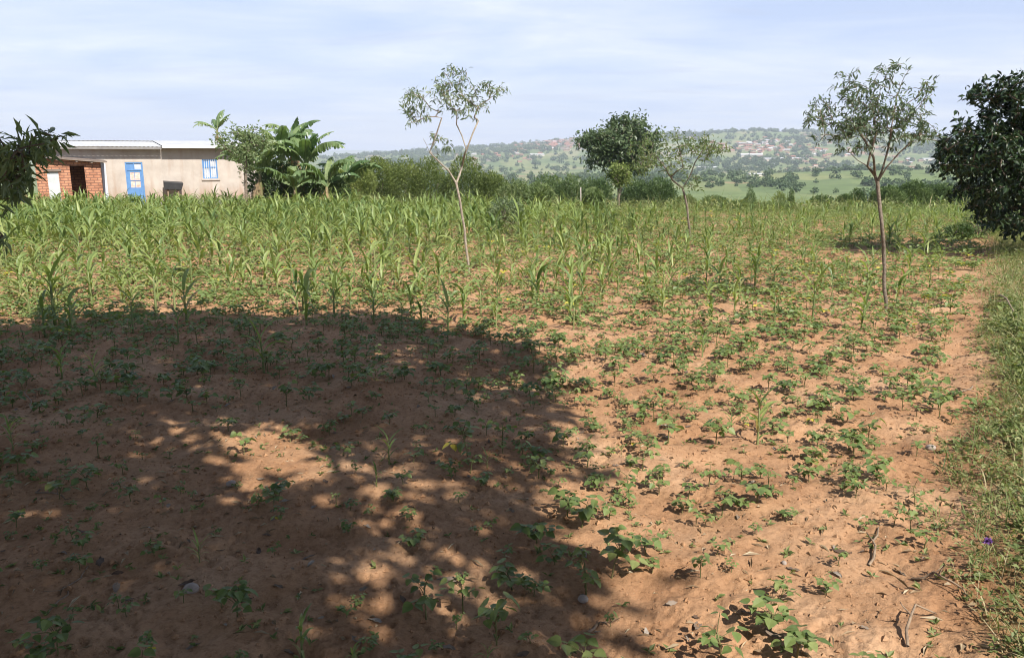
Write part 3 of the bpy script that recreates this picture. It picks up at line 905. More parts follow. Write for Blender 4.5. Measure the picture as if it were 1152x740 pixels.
# ------------------------------------------------------------------ trees
def grow_tree(paths, tips, r_base, r_tip, seed, expo=.5, sag=.0, step=.35, out_pen=.35, trunk_taper=True):
    """skeleton paths first, then each tip is joined to the nearest wood. Returns wood MB, list of tip paths"""
    r = np.random.default_rng(seed)
    P = []; par = []
    def add(p, q):
        P.append(np.asarray(p, float)); par.append(q); return len(P) - 1
    last = -1
    for k, path in enumerate(paths):
        path = [np.asarray(p, float) for p in path]
        if k == 0:
            prev = add(path[0], -1); start = 1
        else:
            A = np.array(P); prev = int(np.argmin(np.linalg.norm(A - path[0], axis=1))); start = 1
        for q in path[start:]:
            seg = max(1, int(np.linalg.norm(q - P[prev]) / step))
            a = P[prev].copy()
            for s in range(1, seg + 1):
                prev = add(a + (q - a) * s / seg + r.normal(0, step * .03, 3), prev)
    n_skel = len(P)
    trunk_n = len(paths[0])
    buf = np.zeros((len(P) + len(tips) * 8 + 10, 3)); buf[:len(P)] = P
    A0 = buf[:len(P)]
    dist = np.array([np.min(np.linalg.norm(A0 - t, axis=1)) for t in tips]) if len(tips) else []
    outp = []
    for ti in np.argsort(dist):
        t = tips[ti]
        A = buf[:len(P)]
        dv = t - A; d = np.linalg.norm(dv, axis=1)
        cost = d + out_pen * np.clip(A[:, 2] - t[2], 0, None)
        cost[:max(2, int(len(paths[0]) * .6))] += .6 * step * 3
        j = int(np.argmin(cost))
        a = P[j].copy(); m = int(np.clip(d[j] / step * 1.5, 2, 6))
        prev = j; pth = [a]
        bow = np.array([r.normal(0, .06), r.normal(0, .06), r.uniform(-.02, .14)]) * d[j]
        for s in range(1, m + 1):
            f = s / m
            q = a + (t - a) * f + bow * math.sin(PI * f) + np.array([0, 0, -sag * d[j] * f * f])
            prev = add(q, prev); buf[len(P) - 1] = q; pth.append(q)
        outp.append(np.array(pth))
    n = len(P); cnt = np.zeros(n); kids = [[] for _ in range(n)]
    for i in range(n):
        if par[i] >= 0: kids[par[i]].append(i)
    for i in range(n - 1, -1, -1):
        if not kids[i]: cnt[i] = 1
        if par[i] >= 0: cnt[par[i]] += cnt[i]
    rad = np.maximum(r_tip, r_base * (cnt / cnt[0]) ** expo)
    mb = MB()
    stack = [(0, None)]
    while stack:
        i, frm = stack.pop()
        ch = [frm, i] if frm is not None else [i]
        while kids[i]:
            ks = sorted(kids[i], key=lambda k: -cnt[k])
            for k in ks[1:]:
                stack.append((k, i))
            i = ks[0]; ch.append(i)
        if len(ch) < 2: continue
        pts = [P[k] for k in ch]; rd = [rad[k] for k in ch]
        if frm is not None: rd[0] = min(rd[0], rd[1] * 1.25)
        big = rd[0] / max(r_base, 1e-6)
        V, F = tube(pts, rd, 9 if big > .4 else (5 if big > .12 else 3))
        mb.add(V, F, 0, .5)
    return mb, outp


def leaves_on(mb, paths, lp, per, size, seed, droop=.4, spread=.08, span=.55, up=.6, svar=.35, whorl=False, vrange=(.1, .9), out=0.0):
    r = np.random.default_rng(seed)
    D, Nn, T, S, Va = [], [], [], [], []
    cen = np.mean([p[-1] for p in paths], axis=0)
    for p in paths:
        pv = np.clip(r.normal(.5, .18), *vrange)
        axis = unit(p[-1] - p[0])
        seglen = len(p) - 1
        for i in range(per):
            f = 1 - span * r.random() if not whorl else 1 - .12 * r.random()
            q = f * seglen; k = min(int(q), seglen - 1)
            pos = p[k] + (p[k + 1] - p[k]) * (q - k) + r.normal(0, spread, 3)
            d = unit(r.normal(0, 1, 3)) + axis * .45 + np.array([0, 0, -droop])
            D.append(d); Nn.append(np.array([0, 0, up]) + r.normal(0, .45, 3) + out * unit(pos - cen)); T.append(pos)
            S.append(size * (1 + svar * r.uniform(-1, 1))); Va.append(np.clip(pv + r.normal(0, .13), 0, 1))
    if D:
        mb.scatter(lp, frames(np.array(D), np.array(Nn)), np.array(T), np.array(S), np.array(Va))


def ellip_tips(c, rad, n, r, shell=.0, lump=0.0, seed=0):
    out = []
    while len(out) < n:
        u = r.normal(0, 1, 3); u /= np.linalg.norm(u)
        k = r.random() ** (1 / 3)
        k = shell + (1 - shell) * k
        if lump:
            k *= 1 + lump * (float(fbm(u[0] * 2.3 + u[2] * 1.7 + 9, u[1] * 2.3 - u[2] * 1.3 + 5, 2, seed)) - .5) * 2
        out.append(np.array(c) + u * k * np.array(rad))
    return np.array(out)


def make_tree(name, label, cat, base, paths, tips, r_base, r_tip, lp, per, size, leafm, barkm, seed, group=None, trunkname='trunk', **kw):
    gk = {k: kw.pop(k) for k in ('expo', 'sag', 'step', 'out_pen') if k in kw}
    wood, tp = grow_tree(paths, tips, r_base, r_tip, seed, **gk)
    lf = MB(); leaves_on(lf, tp, lp, per, size, seed + 1, **kw)
    root = empty(name, base); tag(root, label, cat, group)
    link(trunkname, wood.mesh(name + '_wood', [barkm], True, base), root)
    link('crown', lf.mesh(name + '_crown', [leafm], False, base), root)
    return root


def px_path(pts, Y, jit=0.0, seed=0):
    r = np.random.default_rng(seed)
    return [at_y(px, py, Y + (r.normal(0, jit) if i else 0)) for i, (px, py) in enumerate(pts)]


def crown_tips(zones, Y, depth, r):
    out = []
    for cx, cy, rx, ry, n in zones:
        k = 0
        while k < n:
            a = r.normal(0, 1, 3); a = a / np.linalg.norm(a) * r.random() ** (1 / 2.4)
            out.append(at_y(cx + a[0] * rx, cy + a[1] * ry, Y + a[2] * depth)); k += 1
    return np.array(out)


# pale leaning slender tree
Y1 = T1[1]; tr = np.random.default_rng(101)
b1 = at_y(528, 311, Y1)
paths = [px_path([(528, 311), (526.5, 295), (522, 258), (517, 225), (513, 206)], Y1, .04, 1),
         px_path([(513, 206), (505, 193), (495, 184), (484, 171), (476, 156)], Y1, .12, 2),
         px_path([(513, 206), (521, 186), (525, 168), (520, 152), (514, 140)], Y1, .12, 3),
         px_path([(525, 168), (532, 150), (538, 136)], Y1, .15, 4),
         px_path([(484, 171), (492, 150), (497, 133)], Y1, .15, 5)]
tips = crown_tips([(470, 122, 20, 24, 34), (508, 102, 26, 26, 52), (530, 112, 26, 22, 34), (558, 99, 15, 8, 14), (495, 162, 13, 13, 14), (463, 108, 9, 8, 8), (512, 80, 14, 6, 9)], Y1, .38, tr)
make_tree('slender_tree', 'pale leaning slender tree with a forked trunk and sparse drooping leaves', 'tree', b1, paths, tips, .019, .0016,
          leaf_proto(.27, .2, .25), 8, .080, M['slender'], M['bark_pale'], 102, droop=.55, spread=.025, span=.35, up=.8, step=.16, expo=.46, whorl=True)

# knobbly slender tree near the verge
Y2 = T2[1]
b2 = at_y(997, 352, Y2)
paths = [px_path([(997, 352), (995.5, 325), (994.5, 290), (992, 250), (989, 225), (986.5, 205), (984, 197)], Y2, .02, 6),
         px_path([(985, 200), (976, 187), (965, 180), (957, 172)], Y2, .1, 7),
         px_path([(984, 197), (983, 178), (974, 158), (962, 140)], Y2, .1, 8),
         px_path([(986, 203), (994, 190), (998, 170), (1003, 145), (1008, 110)], Y2, .1, 9),
         px_path([(986, 203), (997, 188), (1012, 172), (1028, 158)], Y2, .1, 10),
         px_path([(983, 178), (986, 150), (982, 118)], Y2, .1, 11)]
tips = crown_tips([(950, 135, 46, 36, 80), (985, 112, 48, 40, 80), (1020, 130, 36, 34, 55), (985, 150, 60, 24, 75), (1003, 78, 22, 12, 12), (1043, 100, 16, 20, 12), (915, 130, 22, 22, 20), (1040, 145, 22, 16, 16), (955, 95, 26, 18, 16)], Y2, .55, np.random.default_rng(112))
make_tree('slender_tree', 'slender tree with a knobbly brown trunk and broad airy crown near the verge', 'tree', b2, paths, tips, .021, .0013,
          leaf_proto(.28, .25, .2), 9, .062, M['slender'], M['bark'], 103, droop=.35, spread=.02, span=.6, up=.7, step=.12, expo=.40)

# third slender tree farther back
Y3 = T3[1]
b3 = at_y(777, 268, Y3)
paths = [px_path([(777, 268), (774, 245), (771, 222), (768, 212)], Y3, .03, 12),
         px_path([(768, 212), (757, 203), (748, 190), (738, 175)], Y3, .2, 13),
         px_path([(768, 212), (776, 198), (782, 182), (790, 170)], Y3, .2, 14),
         px_path([(757, 203), (768, 188), (765, 168)], Y3, .2, 15)]
tips = crown_tips([(728, 172, 26, 20, 46), (762, 160, 24, 16, 30), (795, 168, 26, 16, 52), (752, 185, 30, 10, 22), (775, 205, 20, 12, 12), (722, 188, 14, 10, 14)], Y3, .8, np.random.default_rng(117))
make_tree('slender_tree', 'farther slender tree with a wide thin crown beside the dense round tree', 'tree', b3, paths, tips, .026, .003,
          leaf2_proto(.36, .25, .2), 8, .095, M['pale_shrub'], M['bark'], 104, droop=.35, spread=.05, span=.6, up=.2, out=.7, step=.25, expo=.45)


# dense round tree beyond the field
def dense_tree(name, label, px, top, bottom, halfw, Y, leafm, n_tips, per, size, seed, zones=None, group=None, r_base=.2, depth=None, lp=None, trunk_px=None, trunk_top=None):
    gx = at_y(px, bottom, Y); gz = float(ground_z(gx[0], gx[1]))
    b = np.array([gx[0], gx[1], gz - .05])
    r = np.random.default_rng(seed)
    zones = zones or [(px, (top + bottom) / 2, halfw, (bottom - top) / 2, n_tips)]
    depth = depth or halfw / FPX * Y
    tips = []
    for cx, cy, rx, ry, n in zones:
        c = at_y(cx, cy, Y + r.normal(0, depth * .2))
        tips.append(ellip_tips(c, (rx / FPX * Y, min(depth, 1.25 * rx / FPX * Y), ry / FPX * Y), n, r, .45, .35, seed))
    tips = np.concatenate(tips)
    tt = at_y(trunk_top[0], trunk_top[1], Y) if trunk_top else at_y(px, bottom * .45 + top * .55, Y)
    mid = (b + tt) / 2 + r.normal(0, .08, 3) * [1, 1, 0]
    return make_tree(name, label, 'tree', b, [[b, mid, tt]], tips, r_base, .012, lp or leaf2_proto(.5, .2, .15), per, size, leafm, M['bark'], seed, group,
                     droop=.2, spread=size * .9, span=.45, up=.25, out=.9, step=.5, expo=.48)


dense_tree('dense_tree', 'dense dark green round tree standing beyond the field, left of the thin crown', 697, 133, 228, 45, 52, M['dense'], 0, 34, .26, 201,
           zones=[(703, 147, 22, 13, 50), (677, 160, 22, 9, 36), (722, 158, 18, 13, 36), (692, 172, 26, 15, 50), (716, 180, 17, 14, 26), (661, 157, 11, 4, 10), (672, 178, 12, 9, 12)], depth=2.4, r_base=.16)
dense_tree('round_bush_tree', 'small bright green ball shaped tree on a thin pale trunk before the dense tree', 697, 186, 232, 13, 40, M['hedge'], 44, 34, .14, 205,
           zones=[(695, 196, 13, 12, 44)], r_base=.06)

# dark round tree at the right
YD = 15.5
pb = at_y(1172, 262, YD); zb = float(ground_z(pb[0], pb[1]))
bD = np.array([pb[0], pb[1], zb - .05])
rD = np.random.default_rng(301)
tips = []
for cx, cy, rx, ry, n in [(1140, 128, 34, 26, 70), (1156, 108, 36, 24, 70), (1125, 102, 30, 11, 34), (1095, 165, 36, 32, 90), (1140, 175, 48, 40, 150), (1120, 205, 42, 34, 90), (1150, 225, 46, 32, 110), (1135, 248, 26, 17, 36), (1195, 162, 58, 56, 190), (1210, 210, 60, 45, 120), (1075, 178, 22, 20, 30)]:
    c = at_y(cx, cy, YD + rD.normal(0, .35))
    s = YD / FPX
    tips.append(ellip_tips(c, (rx * s, min(1.1, rx * s * 1.3), ry * s), n, rD, .4, .3, 7))
tips = np.concatenate(tips)
tips[:, 2] = np.maximum(tips[:, 2], ground_z(tips[:, 0], tips[:, 1]) + .12)
make_tree('dark_tree', 'dark dense broadleaved tree with low hanging boughs at the right edge', 'tree', bD,
          [[bD, bD + [-.05, .05, .7], bD + [-.12, 0, 1.3], bD + [-.1, 0, 2.3]], [bD + [-.1, 0, 1.2], bD + [-.8, -.3, 1.7], bD + [-1.3, -.3, 1.8]], [bD + [-.1, 0, 1.0], bD + [-.6, .2, .9]]],
          tips, .11, .006, leaf_proto(.42, .15, .2), 13, .125, M['mango'], M['bark'], 302, droop=.35, spread=.06, span=.6, up=.7, step=.25, expo=.45)

# young leafy tree at the left edge, trunk outside the photo
YL = 4.6
pl = at_y(-45, 400, YL); bL = np.array([pl[0], pl[1], float(ground_z(pl[0], pl[1])) - .03])
rL = np.random.default_rng(311)
tips = []
for cx, cy, rx, ry, n in [(18, 180, 36, 24, 34), (-30, 180, 50, 50, 60), (8, 206, 30, 24, 30), (42, 166, 20, 12, 11), (-20, 235, 26, 22, 14), (58, 156, 14, 6, 5), (5, 265, 8, 8, 3), (30, 152, 22, 5, 6)]:
    tips.append(crown_tips([(cx, cy, rx, ry, n)], YL, .42, rL))
tips = np.concatenate(tips)
tl = at_y(-40, 205, YL)
make_tree('leafy_tree', 'leafy shaded young tree reaching in at the left edge before the brick shed', 'tree', bL,
          [[bL, (bL + tl) / 2 + [.03, .02, 0], tl], [tl, at_y(-5, 190, YL), at_y(25, 175, YL)]], tips, .03, .003, leaf_proto(.24, .2, .3), 6, .085, M['leafy'], M['bark'], 312,
          droop=.5, spread=.02, span=.55, up=.6, step=.12, expo=.45)


# big shade tree over and behind the camera
def shade_tree():
    r = np.random.default_rng(401)
    tips = []
    k = 1 / math.tan(SUN_EL)
    off = np.array([math.sin(SUN_AZ) * k, -math.cos(SUN_AZ) * k])
    g = 0
    while len(tips) < 9500 and g < 120000:
        g += 1
        gx, gy = r.uniform(-11, 1.3), r.uniform(-7.5, 8.8)
        p = np.array([gx, gy, float(base_z(gx, gy))])
        if gy > 1.2:
            a, b, d = project(p); a, b = float(a[0]), float(b[0])
            b += 46 * (float(fbm(gx * .9 + 2.2, gy * .5, 3, 139)) - .47); a += 110 * (float(fbm(gx * .9, gy * .9 + 5.5, 3, 141)) - .5)
            core = bool(in_poly(a, b, SHADE_POLY)); fringe = bool(in_poly(a, b, FRINGE_POLY))
            if not (core or fringe):
                continue
            hole = float(fbm(gx * 1.7 + 3.1, gy * 1.7, 2, 131))
            edge = float(fbm(gx * 1.25, gy * 1.25 + 7.7, 2, 137))
            dens = 1.0
            if core and a > 120 and 440 < b < 640 and hole > .655: dens = .0
            if core and a > 330 and b > 470: dens *= .12 + .88 * (edge > .46)
            if core and a > 380: dens *= .30 + .70 * (edge > .45)
            if not core: dens = (.42 if b < 600 else .25) * (edge > .57)
        else:
            dens = 1.0
        if r.random() > dens: continue
        h = 3.5 + 3.2 * r.random() ** 1.2
        q = np.array([gx + off[0] * h, gy + off[1] * h, p[2] + h])
        a, b, d = project(q)
        if d[0] > .3 and -90 < a[0] < 1240 and b[0] > -70: continue
        tips.append(q)
    tips = np.array(tips)
    bx, by = -1.6, -3.0
    b = np.array([bx, by, float(base_z(bx, by)) - .1])
    top = b + [.2, .1, 2.6]
    paths = [[b, b + [.05, 0, 1.2], top, top + [.3, .3, 1.6], top + [.4, .6, 3.2]]]
    c = tips.mean(0)
    for ang in np.arange(0, 6.28, .785):
        e = c + np.array([math.cos(ang) * 3.4, math.sin(ang) * 3.4, .2])
        paths.append([top + [0, 0, .2], (top + e) / 2 + [0, 0, .5], e])
    return make_tree('shade_tree', 'large spreading tree that throws the dappled shade over the near soil', 'tree', b, paths, tips, .21, .005, leaf2_proto(.48, .15, .15), 11, .215, M['mango'], M['bark'], 402,
                     droop=.3, spread=.12, span=.3, up=.8, step=.4, expo=.48)


shade_tree()

# ------------------------------------------------------------------ bushes and hedges
def bush(label, px, top, halfw, Y, leafm, seed, n=2600, size=.10, depth=None, group=None, name='bush', foot=None, lp=None):
    r = np.random.default_rng(seed)
    p = at_y(px, 220, Y)
    gz = float(ground_z(p[0], p[1]))
    ztop = at_y(px, top, Y)[2]
    H = max(ztop - gz, .3); W = halfw / FPX * Y; Dp = depth or W
    base = np.array([p[0], p[1], gz])
    # lumpy crown of many small sprays
    u = unit(r.normal(0, 1, (n, 3)))
    lum = .72 + .56 * fbm(u[:, 0] * 2.1 + u[:, 2] * 1.4 + seed, u[:, 1] * 2.1 - u[:, 2] * 1.1 + seed * .37, 3, seed)
    k = (.35 + .65 * r.random(n) ** .5) * lum
    T = base + np.array([0, 0, H * .52]) + u * k[:, None] * np.array([W, Dp, H * .50])
    T[:, 2] = np.maximum(T[:, 2], gz + .02)
    D = unit(u * [1, 1, .6] + r.normal(0, .55, (n, 3)) + [0, 0, .35])
    mb = MB()
    pv = fbm(T[:, 0] * 1.4 + seed, T[:, 2] * 1.4 + T[:, 1], 2, 7)
    mb.scatter(lp or leaf2_proto(.36, .2, .15), frames(D, u + r.normal(0, .5, (n, 3))), T, size * r.uniform(.6, 1.4, n), np.clip(.5 + (pv - .5) * .9 + r.normal(0, .12, n), 0, 1))
    st = MB()
    for j in range(5):
        a = r.uniform(0, 6.3); e = base + [math.cos(a) * W * .5, math.sin(a) * Dp * .5, H * r.uniform(.5, .8)]
        V, F = tube([base + [math.cos(a) * .05, math.sin(a) * .05, -.05], (base + e) / 2 + [0, 0, H * .08], e], [.03, .02, .008], 4)
        st.add(V, F)
    root = empty(name, base); tag(root, label, 'bush', group)
    link('stem', st.mesh('bush_stem', [M['bark']], True, base), root)
    link('foliage', mb.mesh('bush_foliage', [leafm], False, base), root)
    return root


G1 = 'feathery bushes in the hedge between banana clump and valley'
left_hedge = [(398, 184, 24, 44, 'feathery green bush right against the banana clump'),
              (428, 178, 24, 46, 'feathery green bush second from the banana clump'),
              (458, 179, 22, 47, 'feathery green bush left of the leaning slender trunk'),
              (484, 181, 20, 47, 'feathery green bush just behind the leaning slender trunk'),
              (524, 180, 24, 46, 'rounded tallest bush just right of the leaning slender trunk'),
              (553, 194, 20, 46, 'lower bush at the right end of the feathery hedge')]
for i, (px, top, hw, Y, lab) in enumerate(left_hedge):
    bush(lab, px, top, hw, Y, M['hedge'], 500 + i, 6500, .15, 1.2, G1)
G2 = 'mixed bushes on the field rim below the dense tree'
mid = [(582, 205, 22, 44, 'pale_shrub', 'broad pale bush left in the low row on the field rim'),
       (606, 209, 16, 36, 'pale_shrub', 'small pale bush standing before the low row on the field rim'),
       (618, 199, 20, 48, 'hedge_dark', 'dark bush in the low row between pale bush and grey post'),
       (645, 200, 22, 47, 'hedge_dark', 'dark bush right behind the thin grey post'),
       (672, 201, 16, 45, 'hedge_dark', 'dark bush just left of the small ball shaped tree'),
       (716, 205, 18, 45, 'hedge_dark', 'dark bush just right of the small ball shaped tree'),
       (742, 202, 20, 44, 'hedge_dark', 'rounded dark bush right of the dense tree foot'),
       (668, 214, 10, 33, 'pale_shrub', 'little pale shrub at the foot of the ball shaped tree')]
for i, (px, top, hw, Y, mt, lab) in enumerate(mid):
    bush(lab, px, top, hw, Y, M[mt], 520 + i, 5200, .15, 1.1, G2)
G3 = 'dark bushes of the hedge beside the dark tree'
for i, (px, top, hw, Y, lab) in enumerate([(1000, 211, 17, 41, 'dark hedge bush seen right beside the knobbly trunk'), (1026, 207, 20, 42, 'tallest dark hedge bush right of the knobbly trunk'),
                                           (1056, 209, 20, 42, 'dark hedge bush next to the dark tree'), (1088, 212, 22, 42, 'dark hedge bush half behind the dark tree')]):
    bush(lab, px, top, hw, Y, M['hedge_dark'], 540 + i, 7500, .14, 1.3, G3)
G4 = 'small bushes dotting the right field rim'
for i, (px, top, hw, Y, mt, lab) in enumerate([(845, 213, 7, 60, 'hedge_dark', 'small dark round bush alone on the pale valley field'), (878, 214, 8, 58, 'hedge', 'small brownish bush on the valley side right of a dark one'),
                                               (890, 217, 4, 56, 'hedge_dark', 'little upright dark bush on the pale valley field'), (805, 221, 16, 40, 'pale_shrub', 'low pale thicket right of the farther slender tree'),
                                               (925, 221, 14, 42, 'hedge_dark', 'flat low bush left of the knobbly trunk'), (952, 219, 10, 40, 'hedge_dark', 'round dark bush close left of the knobbly trunk'),
                                               (965, 213, 10, 46, 'hedge_dark', 'darker bush tucked behind a round one by the knobbly trunk'), (830, 227, 22, 36, 'pale_shrub', 'wide low green thicket on the rim of the field'),
                                               (875, 229, 22, 35, 'pale_shrub', 'wide low olive thicket on the rim of the field'), (772, 221, 12, 38, 'pale_shrub', 'low shrub round the farther slender trunk')]):
    bush(lab, px, top, hw, Y, M[mt], 560 + i, 3000, .12, None, G4)
for i, (px, py, top, hw, lab) in enumerate([(570, 262, 222, 20, 'dark leafy shrub standing in the maize right of the leaning tree')]):
    p = on_ground(px, py); bush(lab, px, top, hw, p[1], M['dense'], 580 + i, 1300, .10, None, None, lp=leaf_proto(.3, .2, .3))
for i, (px, py, hw, hpx) in enumerate([(1108, 268, 22, 26), (1085, 270, 14, 16), (1138, 262, 20, 24)]):
    p = on_ground(px, py); bush(['spiky green weed bush under the dark tree', 'low dark weed bush left under the dark tree', 'weed bush deep under the dark tree by the edge'][i], px, py - hpx, hw, p[1], M['pale_shrub'] if i == 0 else M['hedge_dark'], 590 + i, 900, .08, None, 'weed bushes under the dark tree')


# pale thin post on the field rim
p = at_y(653, 226, 36); gz = float(ground_z(p[0], p[1]))
mbp = MB(); V, F = tube([(0, 0, -.2), (.01, 0, .6), (.0, .01, 1.15)], [.035, .032, .03], 6); mbp.add(V, F)
tag(link('wooden_post', mbp.mesh('wooden_post', [M['post']], True), None, (p[0], p[1], gz)), 'thin pale grey post on the field rim before dark bushes', 'post')


# ------------------------------------------------------------------ banana plants
def banana(label, px, Y, hstem, fronds, seed, lean=(0, 0), n=8, name='banana_plant', dead=2):
    r = np.random.default_rng(seed)
    p = at_y(px, 222, Y); gz = float(ground_z(p[0], p[1])); base = np.array([p[0], p[1], gz - .05])
    root = empty(name, base); tag(root, label, 'banana plant', 'banana plants of the clump beside the house')
    st = MB()
    pts = [(lean[0] * t * t, lean[1] * t * t, hstem * t) for t in np.linspace(0, 1, 5)]
    V, F = tube(pts, np.linspace(.11, .06, 5), 8); st.add(V, F)
    link('pseudostem', st.mesh('banana_pseudostem', [M['banana_stem']], True), root)
    top = np.array(pts[-1])
    az0 = r.uniform(0, 6.3)
    for i in range(n + dead):
        mb = MB()
        isdead = i >= n
        az = az0 + i * 2.25 + r.normal(0, .3)
        L = fronds * r.uniform(.75, 1.1); W = L * r.uniform(.24, .31)
        el = r.uniform(.65, 1.4) if not isdead else r.uniform(-1.3, -.9)
        if isdead: L *= .6
        dr = r.uniform(.8, 2.0) if not isdead else .25
        if i == 0 and seed % 3 == 0: el, dr = 1.40, .6
        ns = 26
        P = [top.copy() - [0, 0, .1 * i / n]]; D = []
        for k in range(ns):
            t = (k + .5) / ns; e = el - dr * t ** 1.6
            d = np.array([math.cos(az) * math.cos(e), math.sin(az) * math.cos(e), math.sin(e)]); D.append(d); P.append(P[-1] + d * L / ns)
        D.append(D[-1])
        V, F = tube(P[::3] + [P[-1]] if (ns % 3) else P[::3], np.linspace(.03, .006, len(P[::3]) + (1 if ns % 3 else 0)), 4)
        mb.add(V, F, 0, .95)
        va = np.clip(r.normal(.5, .2), 0, 1)
        k0 = int(ns * .16)
        for sgn in (-1, 1):
            sagc = r.uniform(.15, .7)
            for k in range(k0, ns):
                t0, t1 = k / ns, (k + 1) / ns
                def half(t):
                    u = (t - .16) / .84
                    return W * .5 * max(0.03, (min(1, u * 4.5 + .25)) * (1 - max(0, u - .55) ** 2 / .2025))
                side = unit(np.cross(D[k], [0, 0, 1.0])) * sgn
                tear = r.random()
                sag = sagc + (r.uniform(0, .9) if tear < .4 else 0)
                if tear < .10 and not isdead: pass
                o1 = side * math.cos(sag) + np.array([0, 0, -math.sin(sag)]) + D[k] * .25
                gap = r.uniform(.72, .95) if tear < .5 else 1.0
                a, b = P[k], P[k] + (P[k + 1] - P[k]) * 1.0
                w0, w1 = half(t0) * r.uniform(.92, 1.05), half(t1) * r.uniform(.92, 1.05)
                c = a + o1 * w0; d2 = a + (b - a) * gap + o1 * w1
                m1 = a + (side * .5 + np.array([0, 0, .10])) * w0; m2 = a + (b - a) + (side * .5 + np.array([0, 0, .10])) * w1
                mb.add([a, b, m1, m2, c, d2], [(0, 1, 3), (0, 3, 2), (2, 3, 5), (2, 5, 4)], 0, np.clip(va + r.normal(0, .06), 0, 1))
        link('frond', mb.mesh('banana_frond', [M['banana_dead'] if isdead else M['banana']], False), root)
    return root


banana('tall banana plant in the middle of the clump with upright torn fronds', 318, 36.5, 2.3, 2.3, 601, n=11)
banana('banana plant at the right of the clump with long arching fronds', 346, 35.5, 2.0, 2.5, 602, n=11)
banana('banana plant behind the house roof showing only its upper fronds', 250, 51.0, 4.3, 1.6, 603, n=7)
banana('low banana plant at the right foot of the clump with broad flat fronds', 368, 34.5, 1.1, 2.3, 604, n=9)
banana('short banana plant left in the clump beside the pale leafy tree', 294, 35.2, 1.6, 2.1, 605, n=9)
banana('banana plant deep at the back of the clump', 334, 38.5, 2.8, 2.1, 606, n=9)
banana('banana plant with wide spreading fronds at the far right of the clump', 388, 36.0, 1.0, 2.2, 608, n=9)
banana('banana plant with drooping fronds low in the front of the clump', 332, 34.4, 1.0, 2.1, 607, n=8)
bush('dark tangled undergrowth bush at the foot of the banana clump', 315, 180, 34, 36.2, M['hedge_dark'], 611, 4200, .17, 1.0, name='undergrowth_bush')
bush('green undergrowth bush at the right foot of the banana clump', 362, 194, 30, 35.5, M['hedge_dark'], 612, 3200, .16, 1.0, name='undergrowth_bush')
dense_tree('small_tree', 'small pale leafy tree between the house corner and the banana clump', 276, 146, 218, 20, 32.5, M['pale_tree'], 0, 26, .15, 621,
           zones=[(268, 160, 19, 12, 34), (288, 158, 15, 12, 24), (276, 178, 14, 11, 16)], r_base=.06, depth=.8, lp=leaf2_proto(.4, .2, .25))

# ------------------------------------------------------------------ house and shed
HR = math.radians(30)
ex = np.array([math.cos(HR), math.sin(HR), 0]); ey = np.array([-math.sin(HR), math.cos(HR), 0])
H0 = at_y(150, 225, 40.0); H0[2] = float(base_z(H0[0], H0[1]))


def wall_hit(px, py, off=0.0):
    """local (s along the wall, height) of a pixel on a plane OFF metres in front of the wall"""
    r = ray(px, py); o = H0 - ey * off
    t = np.dot(o - EYE, ey) / np.dot(r, ey)
    p = EYE + r * t - H0
    return float(np.dot(p, ex)), float(p[2])


def box_bm(bm, x0, x1, y0, y1, z0, z1, mi=0):
    vs = [bm.verts.new((x, y, z)) for x in (x0, x1) for y in (y0, y1) for z in (z0, z1)]
    for f in ((0, 1, 3, 2), (4, 6, 7, 5), (0, 4, 5, 1), (2, 3, 7, 6), (0, 2, 6, 4), (1, 5, 7, 3)):
        fc = bm.faces.new([vs[i] for i in f]); fc.material_index = mi
    return vs


def bobj(name, bm, mats, parent=None, bevel=0.0):
    bmesh.ops.recalc_face_normals(bm, faces=bm.faces[:])
    if bevel:
        bmesh.ops.bevel(bm, geom=bm.edges[:], offset=bevel, segments=1, affect='EDGES')
    me = bpy.data.meshes.new(name); bm.to_mesh(me); bm.free()
    for m in mats: me.materials.append(m)
    o = bpy.data.objects.new(name, me); COL.objects.link(o)
    if parent: o.parent = parent
    return o


def wall_with_holes(bm, x0, x1, y0, y1, z0, ztop, holes):
    """front wall slab with rectangular openings (x0,x1,z0,z1); ztop may slope: (left,right)"""
    xs = sorted({x0, x1, *[h[0] for h in holes], *[h[1] for h in holes]})
    zl, zr = ztop
    def zt(x): return zl + (zr - zl) * (x - x0) / (x1 - x0)
    for a, b in zip(xs[:-1], xs[1:]):
        hs = sorted([h for h in holes if h[0] <= a + 1e-6 and h[1] >= b - 1e-6], key=lambda h: h[2])
        z = z0
        spans = []
        for h in hs:
            if h[2] > z: spans.append((z, h[2], False))
            z = h[3]
        spans.append((z, None, True))
        for za, zb, top in spans:
            v = [bm.verts.new(p) for p in ((a, y0, za), (b, y0, za), (b, y0, zt(b) if top else zb), (a, y0, zt(a) if top else zb), (a, y1, za), (b, y1, za), (b, y1, zt(b) if top else zb), (a, y1, zt(a) if top else zb))]
            for f in ((0, 1, 2, 3), (5, 4, 7, 6), (4, 0, 3, 7), (1, 5, 6, 2), (3, 2, 6, 7), (4, 5, 1, 0)):
                bm.faces.new([v[i] for i in f])
    bmesh.ops.remove_doubles(bm, verts=bm.verts[:], dist=1e-5)


